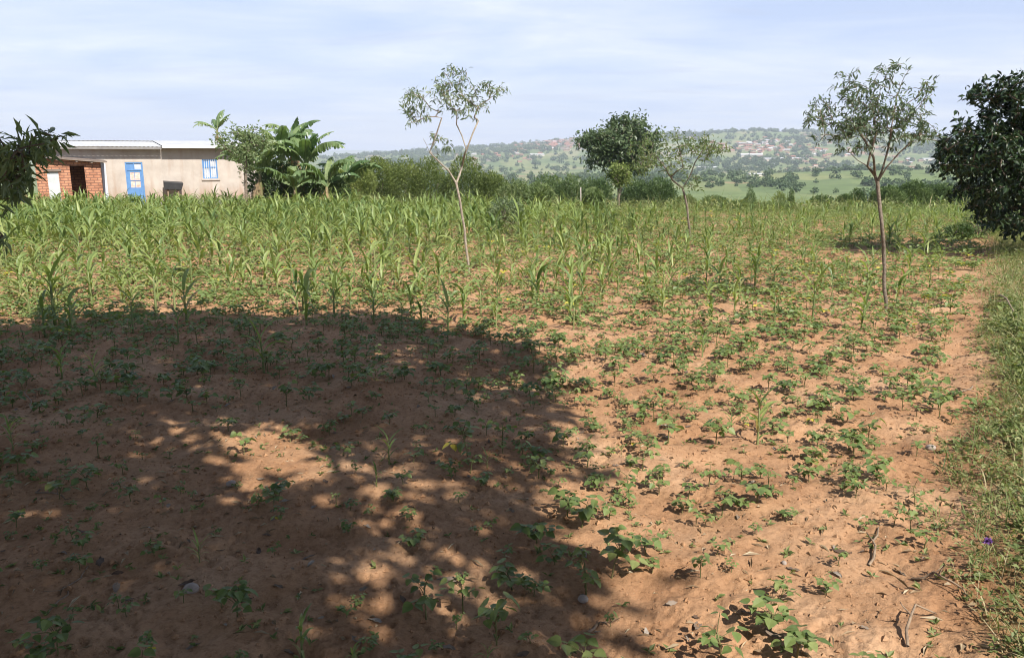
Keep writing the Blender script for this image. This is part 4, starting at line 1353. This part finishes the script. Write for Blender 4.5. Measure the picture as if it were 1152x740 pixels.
house = empty('plastered_house', tuple(H0), HR)
tag(house, 'long low plastered house with iron roof and blue door and window', 'house')
sL, _ = wall_hit(56, 200); sR, _ = wall_hit(292, 200); sMid, _ = wall_hit(181, 170)
_, zE = wall_hit(150, 167); zE += .02
d0, dz1 = wall_hit(140, 182.5); d1, _ = wall_hit(160, 182.5)
w0, wz1 = wall_hit(227, 179.5); w1, wz0 = wall_hit(245.5, 201)
bm = bmesh.new()
wall_with_holes(bm, sL, sR, 0, .25, -.4, (zE, zE + .08), [(d0, d1, 0.0, dz1), (w0, w1, wz0, wz1)])
box_bm(bm, sL, sL + .25, .25, 5.5, -.4, zE); box_bm(bm, sR - .25, sR, .25, 5.5, -.4, zE + .08); box_bm(bm, sL, sR, 5.5, 5.75, -.4, zE + .1)
bobj('wall', bm, [M['plaster']], house)
# plinth
bm = bmesh.new(); box_bm(bm, sL - .05, d0 - .1, -.10, -.002, -.4, .22); box_bm(bm, d1 + .1, sR + .05, -.10, -.002, -.4, .22); bobj('plinth', bm, [M['fascia_grey']], house, .01)


def corrugated(x0, x1, y0, y1, z0, z1, zslope=0.0, pitch=.20, amp=.007):
    """roof sheet rising from the eave (y0,z0) to the ridge (y1,z1)"""
    bm = bmesh.new(); n = int((x1 - x0) / (pitch / 4)); rows = []
    for j, (y, z) in enumerate(((y0, z0), (y1, z1))):
        rows.append([bm.verts.new((x0 + (x1 - x0) * i / n, y, z + zslope * i / n + amp * math.sin(2 * PI * i / 4))) for i in range(n + 1)])
    for i in range(n):
        bm.faces.new((rows[0][i], rows[0][i + 1], rows[1][i + 1], rows[1][i]))
    ret = bmesh.ops.extrude_face_region(bm, geom=bm.faces[:])
    for v in ret['geom']:
        if isinstance(v, bmesh.types.BMVert): v.co.z += .012
    return bm


_, zridge = wall_hit(150, 156)
roof1 = bobj('roof', corrugated(sL - .5, sMid, -.42, 3.2, zE + .06, zE + .36), [M['iron']], house)
roof2 = bobj('roof', corrugated(sMid + .02, sR + .4, -.50, 3.2, zE + .10, zE + .40, .06), [M['iron']], house)
bobj('roof', corrugated(sL - .5, sR + .4, 6.2, 3.2, zE + .10, zE + .39, .04), [M['iron']], house)
bm = bmesh.new(); box_bm(bm, sL - .5, sMid - .01, -.44, -.40, zE - .07, zE + .035); bobj('fascia', bm, [M['fascia_grey']], house)
bm = bmesh.new(); box_bm(bm, sMid + .02, sR + .4, -.53, -.49, zE + .0, zE + .14); bobj('fascia', bm, [M['fascia_white']], house)
# door: blue frame, top light, glazed middle, blue lower panel
dr = empty('door', (0, 0, 0)); dr.parent = house
fw = .07; dw = d1 - d0; dm = (d0 + d1) / 2
bm = bmesh.new()
box_bm(bm, d0, d0 + fw, .02, .12, 0, dz1); box_bm(bm, d1 - fw, d1, .02, .12, 0, dz1); box_bm(bm, d0 + fw, d1 - fw, .02, .12, dz1 - fw, dz1); box_bm(bm, d0 + fw, d1 - fw, .02, .12, dz1 - .42, dz1 - .36); box_bm(bm, dm - .025, dm + .025, .025, .115, dz1 - .36, dz1 - fw)
bobj('frame', bm, [M['blue']], dr)
bm = bmesh.new(); box_bm(bm, d0 + fw, dm - .025, .05, .08, dz1 - .36, dz1 - fw); bobj('top_panel', bm, [M['blue']], dr)
bm = bmesh.new(); box_bm(bm, dm + .025, d1 - fw, .06, .07, dz1 - .36, dz1 - fw); bobj('top_pane', bm, [M['pane']], dr)
bm = bmesh.new()
lz = dz1 - 1.25
box_bm(bm, d0 + fw, d1 - fw, .05, .09, 0.0, lz); box_bm(bm, d0 + fw, d0 + fw + .13, .05, .09, lz, dz1 - .42); box_bm(bm, d1 - fw - .09, d1 - fw, .05, .09, lz, dz1 - .42); box_bm(bm, d0 + fw + .13, d1 - fw - .09, .05, .09, dz1 - .50, dz1 - .42)
box_bm(bm, dm - .012, dm + .012, .045, .06, lz, dz1 - .5); box_bm(bm, d0 + fw + .13, d1 - fw - .09, .045, .06, lz + .33, lz + .36)
leafd = bobj('door_leaf', bm, [M['blue']], dr)
bm = bmesh.new(); box_bm(bm, d0 + fw + .13, d1 - fw - .09, .065, .075, lz, dz1 - .5); bobj('pane', bm, [M['curtain']], dr)
# window
wn = empty('window', (0, 0, 0)); wn.parent = house
wm = (w0 + w1) / 2; wz = wz1 - .40
bm = bmesh.new(); f2 = .06
box_bm(bm, w0, w0 + f2, .02, .12, wz0, wz1); box_bm(bm, w1 - f2, w1, .02, .12, wz0, wz1); box_bm(bm, w0 + f2, w1 - f2, .02, .12, wz1 - f2, wz1); box_bm(bm, w0 + f2, w1 - f2, .02, .12, wz0, wz0 + f2); box_bm(bm, w0 + f2, w1 - f2, .025, .115, wz - .03, wz + .03); box_bm(bm, wm - .03, wm + .03, .03, .11, wz0 + f2, wz1 - f2)
bobj('frame', bm, [M['blue']], wn)
bm = bmesh.new(); box_bm(bm, w0 + f2, wm - .03, .05, .07, wz + .03, wz1 - f2); bobj('shutter_panel', bm, [M['blue']], wn)
bm = bmesh.new(); box_bm(bm, wm + .03, w1 - f2, .06, .07, wz + .03, wz1 - f2); box_bm(bm, w0 + f2, wm - .03, .06, .07, wz0 + f2, wz - .03); box_bm(bm, wm + .03, w1 - f2, .06, .07, wz0 + f2, wz - .03); bobj('pane', bm, [M['pane']], wn)
bm = bmesh.new()
for k in range(1, 7):
    x = w0 + (w1 - w0) * k / 7; box_bm(bm, x - .008, x + .008, .0, .014, wz0 + .02, wz1 - .02)
bobj('bars', bm, [M['fascia_white']], wn)
bm = bmesh.new(); box_bm(bm, w0 - .08, w1 + .08, -.06, -.002, wz0 - .09, wz0 - .01); bobj('sill', bm, [M['plaster']], wn)
# black trough against the wall
t0, tz1 = wall_hit(184, 204.5, .5); t1, tz0 = wall_hit(206.5, 213.5, .5)
bm = bmesh.new()
v = [bm.verts.new(p) for p in ((t0, -.7, tz0 + .02), (t1 - .12, -.7, tz0 - .02), (t1, -.7, tz1 - .08), (t0, -.7, tz1), (t0, -.3, tz0 + .02), (t1 - .12, -.3, tz0 - .02), (t1, -.3, tz1 - .02), (t0, -.3, tz1 + .05))]
for f in ((0, 1, 2, 3), (5, 4, 7, 6), (4, 0, 3, 7), (1, 5, 6, 2), (4, 5, 1, 0), (3, 2, 6, 7)): bm.faces.new([v[i] for i in f])
trough_loc = H0.copy()
tg = empty('feed_trough', tuple(H0), HR); tag(tg, 'long black trough box standing before the plaster wall between door and window', 'trough')
bobj('box', bm, [M['black']], tg, .02)
bm = bmesh.new()
for x in (t0 + .12, t1 - .3):
    box_bm(bm, x, x + .08, -.62, -.54, -.3, tz0 + .01); box_bm(bm, x, x + .08, -.44, -.36, -.3, tz0 + .01)
lg = [None]
bm.free()
for x in (t0 + .12, t1 - .3):
    for y in (-.62, -.44):
        bm = bmesh.new(); box_bm(bm, x, x + .07, y, y + .07, -.3, tz0 + .015); bobj('leg', bm, [M['twig']], tg)

# brick shed in front of the left end
OFF = 2.3
shed = empty('brick_shed', tuple(H0), HR); tag(shed, 'small red brick shed with dark doorway before the left end of the house', 'shed')
a0, az1 = wall_hit(38, 177, OFF); a1, az2 = wall_hit(112.5, 182.5, OFF)
p0, pz1 = wall_hit(78, 186.5, OFF); p1, _ = wall_hit(94.5, 186.5, OFF)
q0, qz1 = wall_hit(52.5, 193, OFF); q1, qz0 = wall_hit(69, 222, OFF)
bm = bmesh.new()
wall_with_holes(bm, a0, a1, -OFF, -OFF + .2, -.4, (az1, az2), [(p0, p1, .15, pz1), (q0, q1, .05, qz1)])
box_bm(bm, a1 - .2, a1, -OFF + .2, -.3, -.4, az2 - .02); box_bm(bm, a0, a0 + .2, -OFF + .2, -.3, -.4, az1 - .03); box_bm(bm, a0 + .2, a1 - .2, -.5, -.3, -.4, az2 - .06)
bobj('wall', bm, [M['brick']], shed)
bm = bmesh.new()
zs = (az2 - az1) / (a1 - a0)
v = [bm.verts.new((x, y, az1 + zs * (x - a0) + dz + yy)) for dz in (.03, .075) for (x, y, yy) in ((a0 - .25, -OFF - .28, -.02), (a1 + .28, -OFF - .28, -.02), (a1 + .28, -.12, .05), (a0 - .25, -.12, .05))]
for f in ((0, 3, 2, 1), (4, 5, 6, 7), (0, 1, 5, 4), (1, 2, 6, 5), (2, 3, 7, 6), (3, 0, 4, 7)): bm.faces.new([v[i] for i in f])
bobj('roof', bm, [M['tin_rust']], shed)
for s in (.32, .62, .85):
    x = a0 + (a1 - a0) * s
    bm = bmesh.new(); box_bm(bm, x, x + .08, -OFF - .24, -OFF - .004, az1 + zs * (x - a0) - .07, az1 + zs * (x - a0) + .0); bobj('rafter', bm, [M['tin_rust']], shed)
bm = bmesh.new(); box_bm(bm, q0, q1, -OFF + .05, -OFF + .1, .05, qz1); bobj('door', bm, [M['white_door']], shed)
bm = bmesh.new(); box_bm(bm, q0 - .12, q1 + .12, -OFF - .05, -OFF + .0 - .003, qz1 - .0, qz1 + .10); bobj('lintel', bm, [M['tin_rust']], shed)
b0, _ = wall_hit(114.0, 190, .25); b1, bz = wall_hit(118.5, 184, .25)
bm = bmesh.new(); box_bm(bm, b0, b1, -.20, -.17, .0, bz)
sh = empty('leaning_sheet', tuple(H0), HR); tag(sh, 'narrow pale blue sheet set upright beside the brick shed', 'sheet')
bobj('sheet', bm, [M['paleblue']], sh)

# ------------------------------------------------------------------ valley trees (a far wood nobody could count), town houses
def far_woods():
    r = np.random.default_rng(701)
    protos = []
    for k in range(8):
        b = MB()
        n = 46
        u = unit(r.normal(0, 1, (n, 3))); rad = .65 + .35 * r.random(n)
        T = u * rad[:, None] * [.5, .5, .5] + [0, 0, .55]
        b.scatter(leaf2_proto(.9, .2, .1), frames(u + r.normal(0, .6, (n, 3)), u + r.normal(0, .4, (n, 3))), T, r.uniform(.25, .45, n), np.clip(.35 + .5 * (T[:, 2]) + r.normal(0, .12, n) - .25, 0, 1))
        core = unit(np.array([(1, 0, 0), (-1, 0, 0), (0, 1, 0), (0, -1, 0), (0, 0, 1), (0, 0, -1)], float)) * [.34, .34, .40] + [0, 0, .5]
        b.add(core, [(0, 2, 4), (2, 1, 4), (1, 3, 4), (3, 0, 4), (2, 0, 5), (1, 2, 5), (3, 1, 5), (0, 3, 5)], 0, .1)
        V, F = tube([(0, 0, -.1), (0, 0, .3)], [.03, .02], 3); b.add(V, F, 1, .5)
        protos.append(b.arrays())
    N0 = 90000
    d = 170 * (2700 / 170) ** r.random(N0)
    pxs = r.uniform(360, 1190, N0)
    x = (pxs - CX) / FPX * math.cos(PITCH) * d; y = d
    m = fbm(x / 130, y / 260, 4, 151)
    line = np.abs(((x * .45 + y * .16) / 95 + fbm(x / 160, y / 160, 2, 153) * 1.6) % 1 - .5)
    dens = np.interp(d, [170, 500, 900, 1300, 2000, 2700], [.010, .018, .045, .19, .34, .34]) * (.15 + 1.6 * sstep(.5, .62, m))
    dens = np.maximum(dens, np.where(line < .05, np.interp(d, [170, 420, 1200, 2600], [.0, .22, .34, .35]), 0))
    top = d > 2350
    dens = np.where(top, np.maximum(dens, .5), dens)
    # pale open field on the valley floor stays open
    dens *= np.where((pxs > 740) & (pxs < 960) & (d < 420), .25, 1)
    keep = r.random(N0) < dens * .50
    x, y, d = x[keep], y[keep], d[keep]
    h = np.interp(d, [170, 600, 1400, 2600], [2.2, 3.4, 5.6, 8]) * r.uniform(.5, 1.35, len(x))
    mb = MB(); pk = r.integers(0, 8, len(x))
    for k in range(8):
        s = pk == k
        R = rotz_m(r.uniform(0, 6.3, s.sum())); 
        R = R * np.stack([np.ones(s.sum()) * 1.15, np.ones(s.sum()) * 1.15, np.ones(s.sum())], -1)[:, None, :]
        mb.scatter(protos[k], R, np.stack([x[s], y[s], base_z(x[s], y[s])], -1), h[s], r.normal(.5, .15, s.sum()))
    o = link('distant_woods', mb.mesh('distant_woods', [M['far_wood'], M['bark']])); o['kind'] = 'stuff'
    o['label'] = 'scattered woods and hedgerows over the valley and far hill'; o['category'] = 'woods'
    print('FAR TREES', len(x))


far_woods()


def town():
    r = np.random.default_rng(801)
    wallm = [plain_mat('town_wall_%s' % n, c, tuple(v * .8 for v in c), .5, .9) for n, c in (('tan', (.40, .30, .21)), ('clay', (.36, .20, .13)), ('pale', (.58, .53, .46)))]
    roofm = [plain_mat('town_roof_%s' % n, c, tuple(v * .8 for v in c), .5, .7) for n, c in (('rust', (.30, .135, .085)), ('brown', (.24, .17, .13)), ('grey', (.40, .40, .41)), ('white', (.52, .52, .52)))]
    protos = {}
    def house_mesh(wi, ri):
        if (wi, ri) in protos: return protos[wi, ri]
        bm = bmesh.new()
        box_bm(bm, -.5, .5, -.36, .36, -.25, .30, 0)
        v = [bm.verts.new(p) for p in ((-.56, -.43, .285), (.56, -.43, .285), (.56, .43, .285), (-.56, .43, .285), (-.54, 0, .50), (.54, 0, .50))]
        for f in ((0, 1, 5, 4), (2, 3, 4, 5), (1, 2, 5), (3, 0, 4), (3, 2, 1, 0)):
            fc = bm.faces.new([v[i] for i in f]); fc.material_index = 1
        # door and windows as dark set-in boxes
        for x in (-.28, .02, .3):
            box_bm(bm, x - .05, x + .05, -.367, -.355, .02 if x else -.2, .2, 2)
        bmesh.ops.recalc_face_normals(bm, faces=bm.faces[:])
        me = bpy.data.meshes.new('town_house'); bm.to_mesh(me); bm.free()
        for m in (wallm[wi], roofm[ri], M['black']): me.materials.append(m)
        protos[wi, ri] = me
        return me
    cl = []
    zones = [(622, 161, 44, 8, 130, 'on the left crest', 'houses of the hillside town left of the dense tree', 'tiny far house in the reddish hillside town left of the dense tree'),
             (565, 176, 40, 6, 22, '', 'far houses low on the hill left of the dense tree', 'tiny far house scattered below the hillside town left of the dense tree'),
             (858, 166, 50, 9, 105, '', 'houses of the hillside town right of the farther slender tree', 'tiny far house in the hillside town right of the farther slender tree'),
             (930, 176, 60, 9, 45, '', 'far houses behind the knobbly slender tree', 'tiny far house seen through or near the crown of the knobbly tree'),
             (1035, 182, 24, 8, 16, '', 'far houses between knobbly tree and dark tree', 'tiny far house between the knobbly tree and the dark tree')]
    for cx, cy, rx, ry, n, _, g, lab in zones:
        made = 0; tries = 0
        while made < n and tries < 4000:
            tries += 1
            px = cx + r.normal(0, .55) * rx; py = cy + r.normal(0, .5) * ry
            p = None
            rv = ray(px, py)
            ds = np.linspace(900, 2580, 170)
            P = EYE + rv * (ds / rv[1])[:, None]
            z = base_z(P[:, 0], P[:, 1])
            hit = np.where(z > P[:, 2])[0]
            if len(hit) == 0: continue
            p = P[hit[0]]
            if p[1] < 950: continue
            wi = int(r.choice(3, p=[.45, .25, .30])); ri = int(r.choice(4, p=[.52, .25, .14, .09]))
            o = link('town_house', house_mesh(wi, ri), None, (p[0], p[1], float(base_z(p[0], p[1])) + .6), r.normal(0, .5))
            s = r.uniform(8, 14) * p[1] / 2300
            o.scale = (s * r.uniform(.9, 1.5), s, s * r.uniform(.8, 1.05))
            tag(o, lab, 'house', g); made += 1
    big = [(845, 177, 38, 'long white roofed hall in the valley right of the farther slender tree'), (868, 181, 30, 'smaller white building beside the long white roofed hall'), (795, 191, 34, 'low pale greenhouse like hall under the thin crown of the farther slender tree'),
           (850, 199, 34, 'low pale farm building on the green valley floor'), (604, 176, 26, 'white roofed building below the hillside town left of the dense tree'), (1043, 181, 26, 'pale roofed hall between the knobbly tree and the dark tree'), (897, 180, 24, 'pale house on red earth left of the knobbly crown')]
    for px, py, w, lab in big:
        rv = ray(px, py); ds = np.linspace(250, 2580, 400); P = EYE + rv * (ds / rv[1])[:, None]; z = base_z(P[:, 0], P[:, 1]); hit = np.where(z > P[:, 2])[0]
        if len(hit) == 0: continue
        p = P[hit[0]]
        bm = bmesh.new(); box_bm(bm, -.5, .5, -.2, .2, -.12, .10)
        root = empty('white_hall', (p[0], p[1], float(base_z(p[0], p[1])) + .3), r.normal(.1, .2)); s = w * p[1] / 1500; root.scale = (s, s, s)
        tag(root, lab, 'building')
        bobj('wall', bm, [wallm[2]], root)
        bm = bmesh.new(); v = [bm.verts.new(q) for q in ((-.52, -.23, .101), (.52, -.23, .101), (.52, .23, .101), (-.52, .23, .101), (-.52, 0, .17), (.52, 0, .17))]
        for f in ((0, 1, 5, 4), (2, 3, 4, 5), (1, 2, 5), (3, 0, 4), (3, 2, 1, 0)): bm.faces.new([v[i] for i in f])
        bobj('roof', bm, [roofm[3 if px in (845, 604) else 2]], root)


town()

# ------------------------------------------------------------------ things lying on the soil
def fallen_leaf_mesh(r):
    mb = MB(); L = 1.0; w = r.uniform(.4, .6); n = 6
    V = []
    roll = r.uniform(.15, .75); bend = r.uniform(-.25, .35)
    for i in range(n + 1):
        t = i / n; hw = w / 2 * max(.02, math.sin(PI * min(1, t * .96 + .04)) ** .8 * r.uniform(.72, 1.1))
        for s in (-1, -.5, 0, .5, 1):
            a = s * roll * 1.3
            V.append((math.sin(a) / max(roll * 1.3, .3) * hw * (1 if roll > .3 else 1), t * L - .5, (1 - math.cos(a)) * hw * 1.1 + bend * (t - .5) ** 2 * 2 + r.normal(0, .032)))
    F = []
    for i in range(n):
        for j in range(4):
            a = i * 5 + j; F += [(a, a + 1, a + 6), (a, a + 6, a + 5)]
    mb.add(V, F, 0, r.uniform(.1, .9))
    st = [(0, -.72, .03), (0, -.5, .0), (0, 0, .004)]
    V, F = tube(st, [.012, .012, .008], 3); mb.add(V, F, 0, .2)
    return mb.mesh('fallen_leaf', [M['dead_leaf']], True)


lr = np.random.default_rng(901)
lm = [fallen_leaf_mesh(lr) for _ in range(9)]
GL = 'fallen dead leaves strewn on the soil'
named = [(113, 634, .11, 'pale grey fallen leaf alone in the deep shade'), (502, 655, .12, 'broad pale fallen leaf on the sun and shade line'), (945, 622, .13, 'curled tent like dead leaf standing on its tips in the sun'),
         (210, 660, .09, 'round dark fallen leaf in the deep shade'), (873, 718, .12, 'grey dead leaf by the bottom edge in the sun'), (785, 705, .10, 'grey dead leaf among the sunny beans at the bottom'),
         (938, 515, .09, 'small pale dead leaf on the open sunny soil'), (845, 545, .10, 'dead leaf left of the smaller one on sunny soil'), (720, 392, .16, 'pale crumpled leaf litter in the sunny bean patch'), (655, 625, .11, 'crumpled grey dead leaf beside a white stone')]
for px, py, s, lab in named:
    p = on_ground(px, py); o = link('fallen_leaf', lm[int(lr.integers(9))], None, (p[0], p[1], float(ground_z(p[0], p[1])) + .008), lr.uniform(0, 6.3)); s *= .72; o.scale = (s, s, s); o.rotation_euler = (lr.normal(0, .15), lr.normal(0, .2), lr.uniform(0, 6.3)); tag(o, lab, 'dead leaf', GL)
n = 0
while n < 150:
    px, py = lr.uniform(0, 1080), 740 - 330 * lr.random() ** .8
    p = on_ground(px, py)
    if p[0] > verge_x(p[1]) - .05: continue
    sh_ = bool(in_poly(np.array(px), np.array(py), SHADE_POLY))
    o = link('fallen_leaf', lm[int(lr.integers(9))], None, (p[0], p[1], float(ground_z(p[0], p[1])) + .006)); s = lr.uniform(.022, .06); o.scale = (s, s, s); o.rotation_euler = (lr.normal(0, .2), lr.normal(0, .3), lr.uniform(0, 6.3))
    tag(o, 'small dry fallen leaf lying on shaded dark soil' if sh_ else 'small dry fallen leaf lying on sunlit red soil', 'dead leaf', 'small fallen leaves in the shade' if sh_ else 'small fallen leaves in the sun')
    n += 1


def twig(label, a, b, rad, seed, group='dry twigs and stalks lying on the soil', lift=0.0):
    r = np.random.default_rng(seed); A = on_ground(*a); B = on_ground(*b); P = []
    for t in np.linspace(0, 1, 7):
        q = A + (B - A) * t; q[2] = float(ground_z(q[0], q[1])) + rad * .8 + lift * math.sin(PI * t); q[:2] += r.normal(0, .012, 2); P.append(q)
    P = np.array(P); mb = MB(); V, F = tube(P - P[0], np.linspace(rad, rad * .5, 7), 6); mb.add(V, F)
    q = P[3] - P[0]; V, F = tube([q, q + r.normal(0, .04, 3) + [0, 0, .025], q + r.normal(0, .06, 3) + [0, 0, .03]], [rad * .6, rad * .4, rad * .2], 5); mb.add(V, F)
    tag(link('dry_twig', mb.mesh('dry_twig', [M['twig']], True), None, tuple(P[0])), label, 'twig', group)


twig('pale crooked stalk pointing away on the sunny soil', (977, 640), (990, 594), .006, 1, lift=.02)
twig('long thin stalk running out of the verge grass', (1024, 652), (1090, 676), .006, 2, lift=.03)
twig('bent stalk at the lower end of the verge', (1008, 722), (1052, 690), .006, 3, lift=.04)
twig('long straw stalk leaning on the upper verge', (1116, 335), (1150, 372), .012, 4, lift=.15)
twig('thin dark twig in the deep shade near a pale leaf', (58, 690), (100, 640), .004, 5)
twig('dry stalk lying left in the shade', (40, 553), (82, 562), .005, 6)
twig('crossed dry straw at the foot of the sunny beans', (662, 716), (682, 700), .006, 7)
twig('short pale stick near the verge edge', (1074, 446), (1094, 438), .012, 8)
twig('thin stick upright in the shade by the left edge', (38, 462), (28, 440), .005, 9, lift=.03)


def stone(label, px, py, s, seed):
    r = np.random.default_rng(seed); bm = bmesh.new(); bmesh.ops.create_icosphere(bm, subdivisions=2, radius=1)
    for v in bm.verts:
        k = 1 + .35 * (float(fbm(v.co.x * 1.3 + seed, v.co.y * 1.3 + v.co.z * 1.7, 3, seed)) - .5); v.co *= k; v.co.z *= .65
    for f in bm.faces: f.smooth = True
    p = on_ground(px, py); o = bobj('stone', bm, [M['stone']]); o.location = (p[0], p[1], float(ground_z(p[0], p[1])) + s * .25); o.scale = (s, s * r.uniform(.7, 1), s); o.rotation_euler = (0, 0, r.uniform(0, 6))
    tag(o, label, 'stone', 'stones lying on the soil')


for i, (px, py, s, lab) in enumerate([(260, 546, .026, 'small round pale stone in the shade'), (656, 676, .022, 'whitish stone beside the sunny beans at the bottom'), (215, 664, .03, 'flat dull stone in the deepest shade'), (1047, 505, .03, 'reddish clod like stone close to the verge'), (882, 634, .014, 'tiny white stone on the sunny soil'), (722, 400, .03, 'pale stone in the middle of the sunny beans')]):
    stone(lab, px, py, s, 40 + i)

# purple flower in the verge
p = on_ground(1104, 642); fl = empty('purple_flower', (p[0], p[1], float(ground_z(p[0], p[1])))); tag(fl, 'purple flower head on a thin stem in the verge grass', 'flower')
mb = MB(); V, F = tube([(0, 0, -.02), (.005, 0, .06), (.008, -.005, .125)], [.0025, .002, .002], 5); mb.add(V, F, 0, .4); link('stem', mb.mesh('flower_stem', [M['bean_stem']], True), fl)
mb = MB(); n = 46; fr = np.random.default_rng(5); u = unit(fr.normal(0, 1, (n, 3)) + [0, 0, .5]); mb.scatter(leaf2_proto(.5, .2, .2), frames(u, fr.normal(0, 1, (n, 3))), np.tile([.008, -.005, .128], (n, 1)), fr.uniform(.014, .024, n), fr.uniform(0, 1, n)); link('petals', mb.mesh('flower_petals', [M['purple']]), fl)

# ------------------------------------------------------------------ sky, sun, haze, camera
world = bpy.data.worlds.new('World'); scene.world = world; world.use_nodes = True
nt = world.node_tree
for n in list(nt.nodes): nt.nodes.remove(n)
L = nt.links.new
out = N(nt, 'ShaderNodeOutputWorld'); bg = N(nt, 'ShaderNodeBackground'); bg.inputs['Strength'].default_value = 0.1
sky = N(nt, 'ShaderNodeTexSky', sky_type='NISHITA'); sky.sun_disc = False; sky.sun_elevation = SUN_EL; sky.sun_rotation = PI - SUN_AZ
sky.altitude = 1400; sky.air_density = 1.0; sky.dust_density = 1.2; sky.ozone_density = 1.0
tc = N(nt, 'ShaderNodeTexCoord'); sx = N(nt, 'ShaderNodeSeparateXYZ'); L(tc.outputs['Generated'], sx.inputs[0])
mz = N(nt, 'ShaderNodeMath', operation='MAXIMUM'); L(sx.outputs[2], mz.inputs[0]); mz.inputs[1].default_value = 0.0
az_ = N(nt, 'ShaderNodeMath', operation='ADD'); L(mz.outputs[0], az_.inputs[0]); az_.inputs[1].default_value = .09
dx = N(nt, 'ShaderNodeMath', operation='DIVIDE'); L(sx.outputs[0], dx.inputs[0]); L(az_.outputs[0], dx.inputs[1])
dy = N(nt, 'ShaderNodeMath', operation='DIVIDE'); L(sx.outputs[1], dy.inputs[0]); L(az_.outputs[0], dy.inputs[1])
cb = N(nt, 'ShaderNodeCombineXYZ'); L(dx.outputs[0], cb.inputs[0]); L(dy.outputs[0], cb.inputs[1])
mp = N(nt, 'ShaderNodeMapping'); mp.inputs['Scale'].default_value = (.60, .85, 1); mp.inputs['Rotation'].default_value = (0, 0, .10); mp.inputs['Location'].default_value = (1.7, .4, 0); L(cb.outputs[0], mp.inputs['Vector'])
c1 = N(nt, 'ShaderNodeTexNoise'); c1.inputs['Scale'].default_value = 1.0; c1.inputs['Detail'].default_value = 7; c1.inputs['Roughness'].default_value = .58; c1.inputs['Distortion'].default_value = .35; L(mp.outputs[0], c1.inputs['Vector'])
rc = ramp(nt, [(.35, (3.5, 4.1, 5.6)), (.46, (4.1, 4.6, 5.8)), (.55, (4.65, 5.0, 5.8)), (.66, (5.5, 5.7, 6.1))]); L(c1.outputs['Fac'], rc.inputs['Fac'])
mxw = N(nt, 'ShaderNodeMix', data_type='RGBA'); mr = N(nt, 'ShaderNodeMapRange'); mr.inputs['From Min'].default_value = .14; mr.inputs['From Max'].default_value = .62; mr.inputs['To Min'].default_value = .86; mr.inputs['To Max'].default_value = .22; L(sx.outputs[2], mr.inputs['Value']); L(mr.outputs[0], mxw.inputs['Factor']); L(sky.outputs[0], mxw.inputs['A']); L(rc.outputs['Color'], mxw.inputs['B'])
mp2 = N(nt, 'ShaderNodeMapping'); mp2.inputs['Scale'].default_value = (.9, 2.3, 1); mp2.inputs['Location'].default_value = (4.3, 2.2, 0); mp2.inputs['Rotation'].default_value = (0, 0, -.06); L(cb.outputs[0], mp2.inputs['Vector'])
c2 = N(nt, 'ShaderNodeTexNoise'); c2.inputs['Scale'].default_value = .9; c2.inputs['Detail'].default_value = 8; c2.inputs['Roughness'].default_value = .58; c2.inputs['Distortion'].default_value = .5; L(mp2.outputs[0], c2.inputs['Vector'])
r2 = ramp(nt, [(.55, (0, 0, 0)), (.72, (.38, .38, .38))]); L(c2.outputs['Fac'], r2.inputs['Fac'])
wsp = N(nt, 'ShaderNodeMix', data_type='RGBA'); L(r2.outputs['Color'], wsp.inputs['Factor']); L(mxw.outputs['Result'], wsp.inputs['A']); wsp.inputs['B'].default_value = (3.35, 3.75, 4.75, 1)
lo = N(nt, 'ShaderNodeMapRange'); lo.inputs['From Min'].default_value = .02; lo.inputs['From Max'].default_value = .12; lo.inputs['To Min'].default_value = .60; lo.inputs['To Max'].default_value = 0; L(sx.outputs[2], lo.inputs['Value'])
low = N(nt, 'ShaderNodeMix', data_type='RGBA'); L(lo.outputs[0], low.inputs['Factor']); L(wsp.outputs['Result'], low.inputs['A']); low.inputs['B'].default_value = (3.7, 4.1, 5.15, 1)
L(low.outputs['Result'], bg.inputs['Color']); L(bg.outputs[0], out.inputs['Surface'])

sun = bpy.data.lights.new('sun', 'SUN'); sun.energy = 5.0; sun.angle = math.radians(.53); sun.color = (1.0, .945, .86)
so = bpy.data.objects.new('sun', sun); COL.objects.link(so)
so.rotation_euler = (PI / 2 - SUN_EL, 0, SUN_AZ)

gme = bpy.data.objects['ground'].data
gz_all = np.zeros(len(gme.vertices) * 3, np.float32); gme.vertices.foreach_get('co', gz_all); gz_all = gz_all[2::3]
bm = bmesh.new(); box_bm(bm, -15600, 15600, -15600, 15600, float(gz_all.min()) - 1, max(float(gz_all.max()) + 6, 110.0))
hz, hnt, ho = new_mat('valley_haze')
pv = N(hnt, 'ShaderNodeVolumePrincipled'); pv.inputs['Color'].default_value = (.80, .87, 1.0, 1); pv.inputs['Density'].default_value = 0.00020; pv.inputs['Anisotropy'].default_value = 0.0
hnt.links.new(pv.outputs[0], ho.inputs['Volume'])
hb = bobj('haze', bm, [hz]); hb['kind'] = 'stuff'; hb['label'] = 'thin blue haze over the valley and hills'

cam = bpy.data.cameras.new('camera'); co = bpy.data.objects.new('camera', cam); COL.objects.link(co)
cam.sensor_fit = 'HORIZONTAL'; cam.sensor_width = 36; cam.lens = 36 * FPX / 1152; cam.clip_end = 60000; cam.clip_start = .05
co.location = tuple(EYE); co.rotation_euler = (PI / 2 - PITCH, 0, 0)
scene.camera = co
scene.view_settings.view_transform = 'Standard'; scene.view_settings.look = 'None'; scene.view_settings.exposure = 0.82; scene.view_settings.gamma = 1; scene.view_settings.use_curve_mapping = False
cy = scene.cycles
cy.max_bounces = 6; cy.diffuse_bounces = 3; cy.glossy_bounces = 2; cy.transmission_bounces = 4; cy.volume_bounces = 0; cy.transparent_max_bounces = 8
cy.use_denoising = True
cy.pixel_filter_type = 'BLACKMAN_HARRIS'; cy.filter_width = 1.05
cy.sample_clamp_indirect = 6
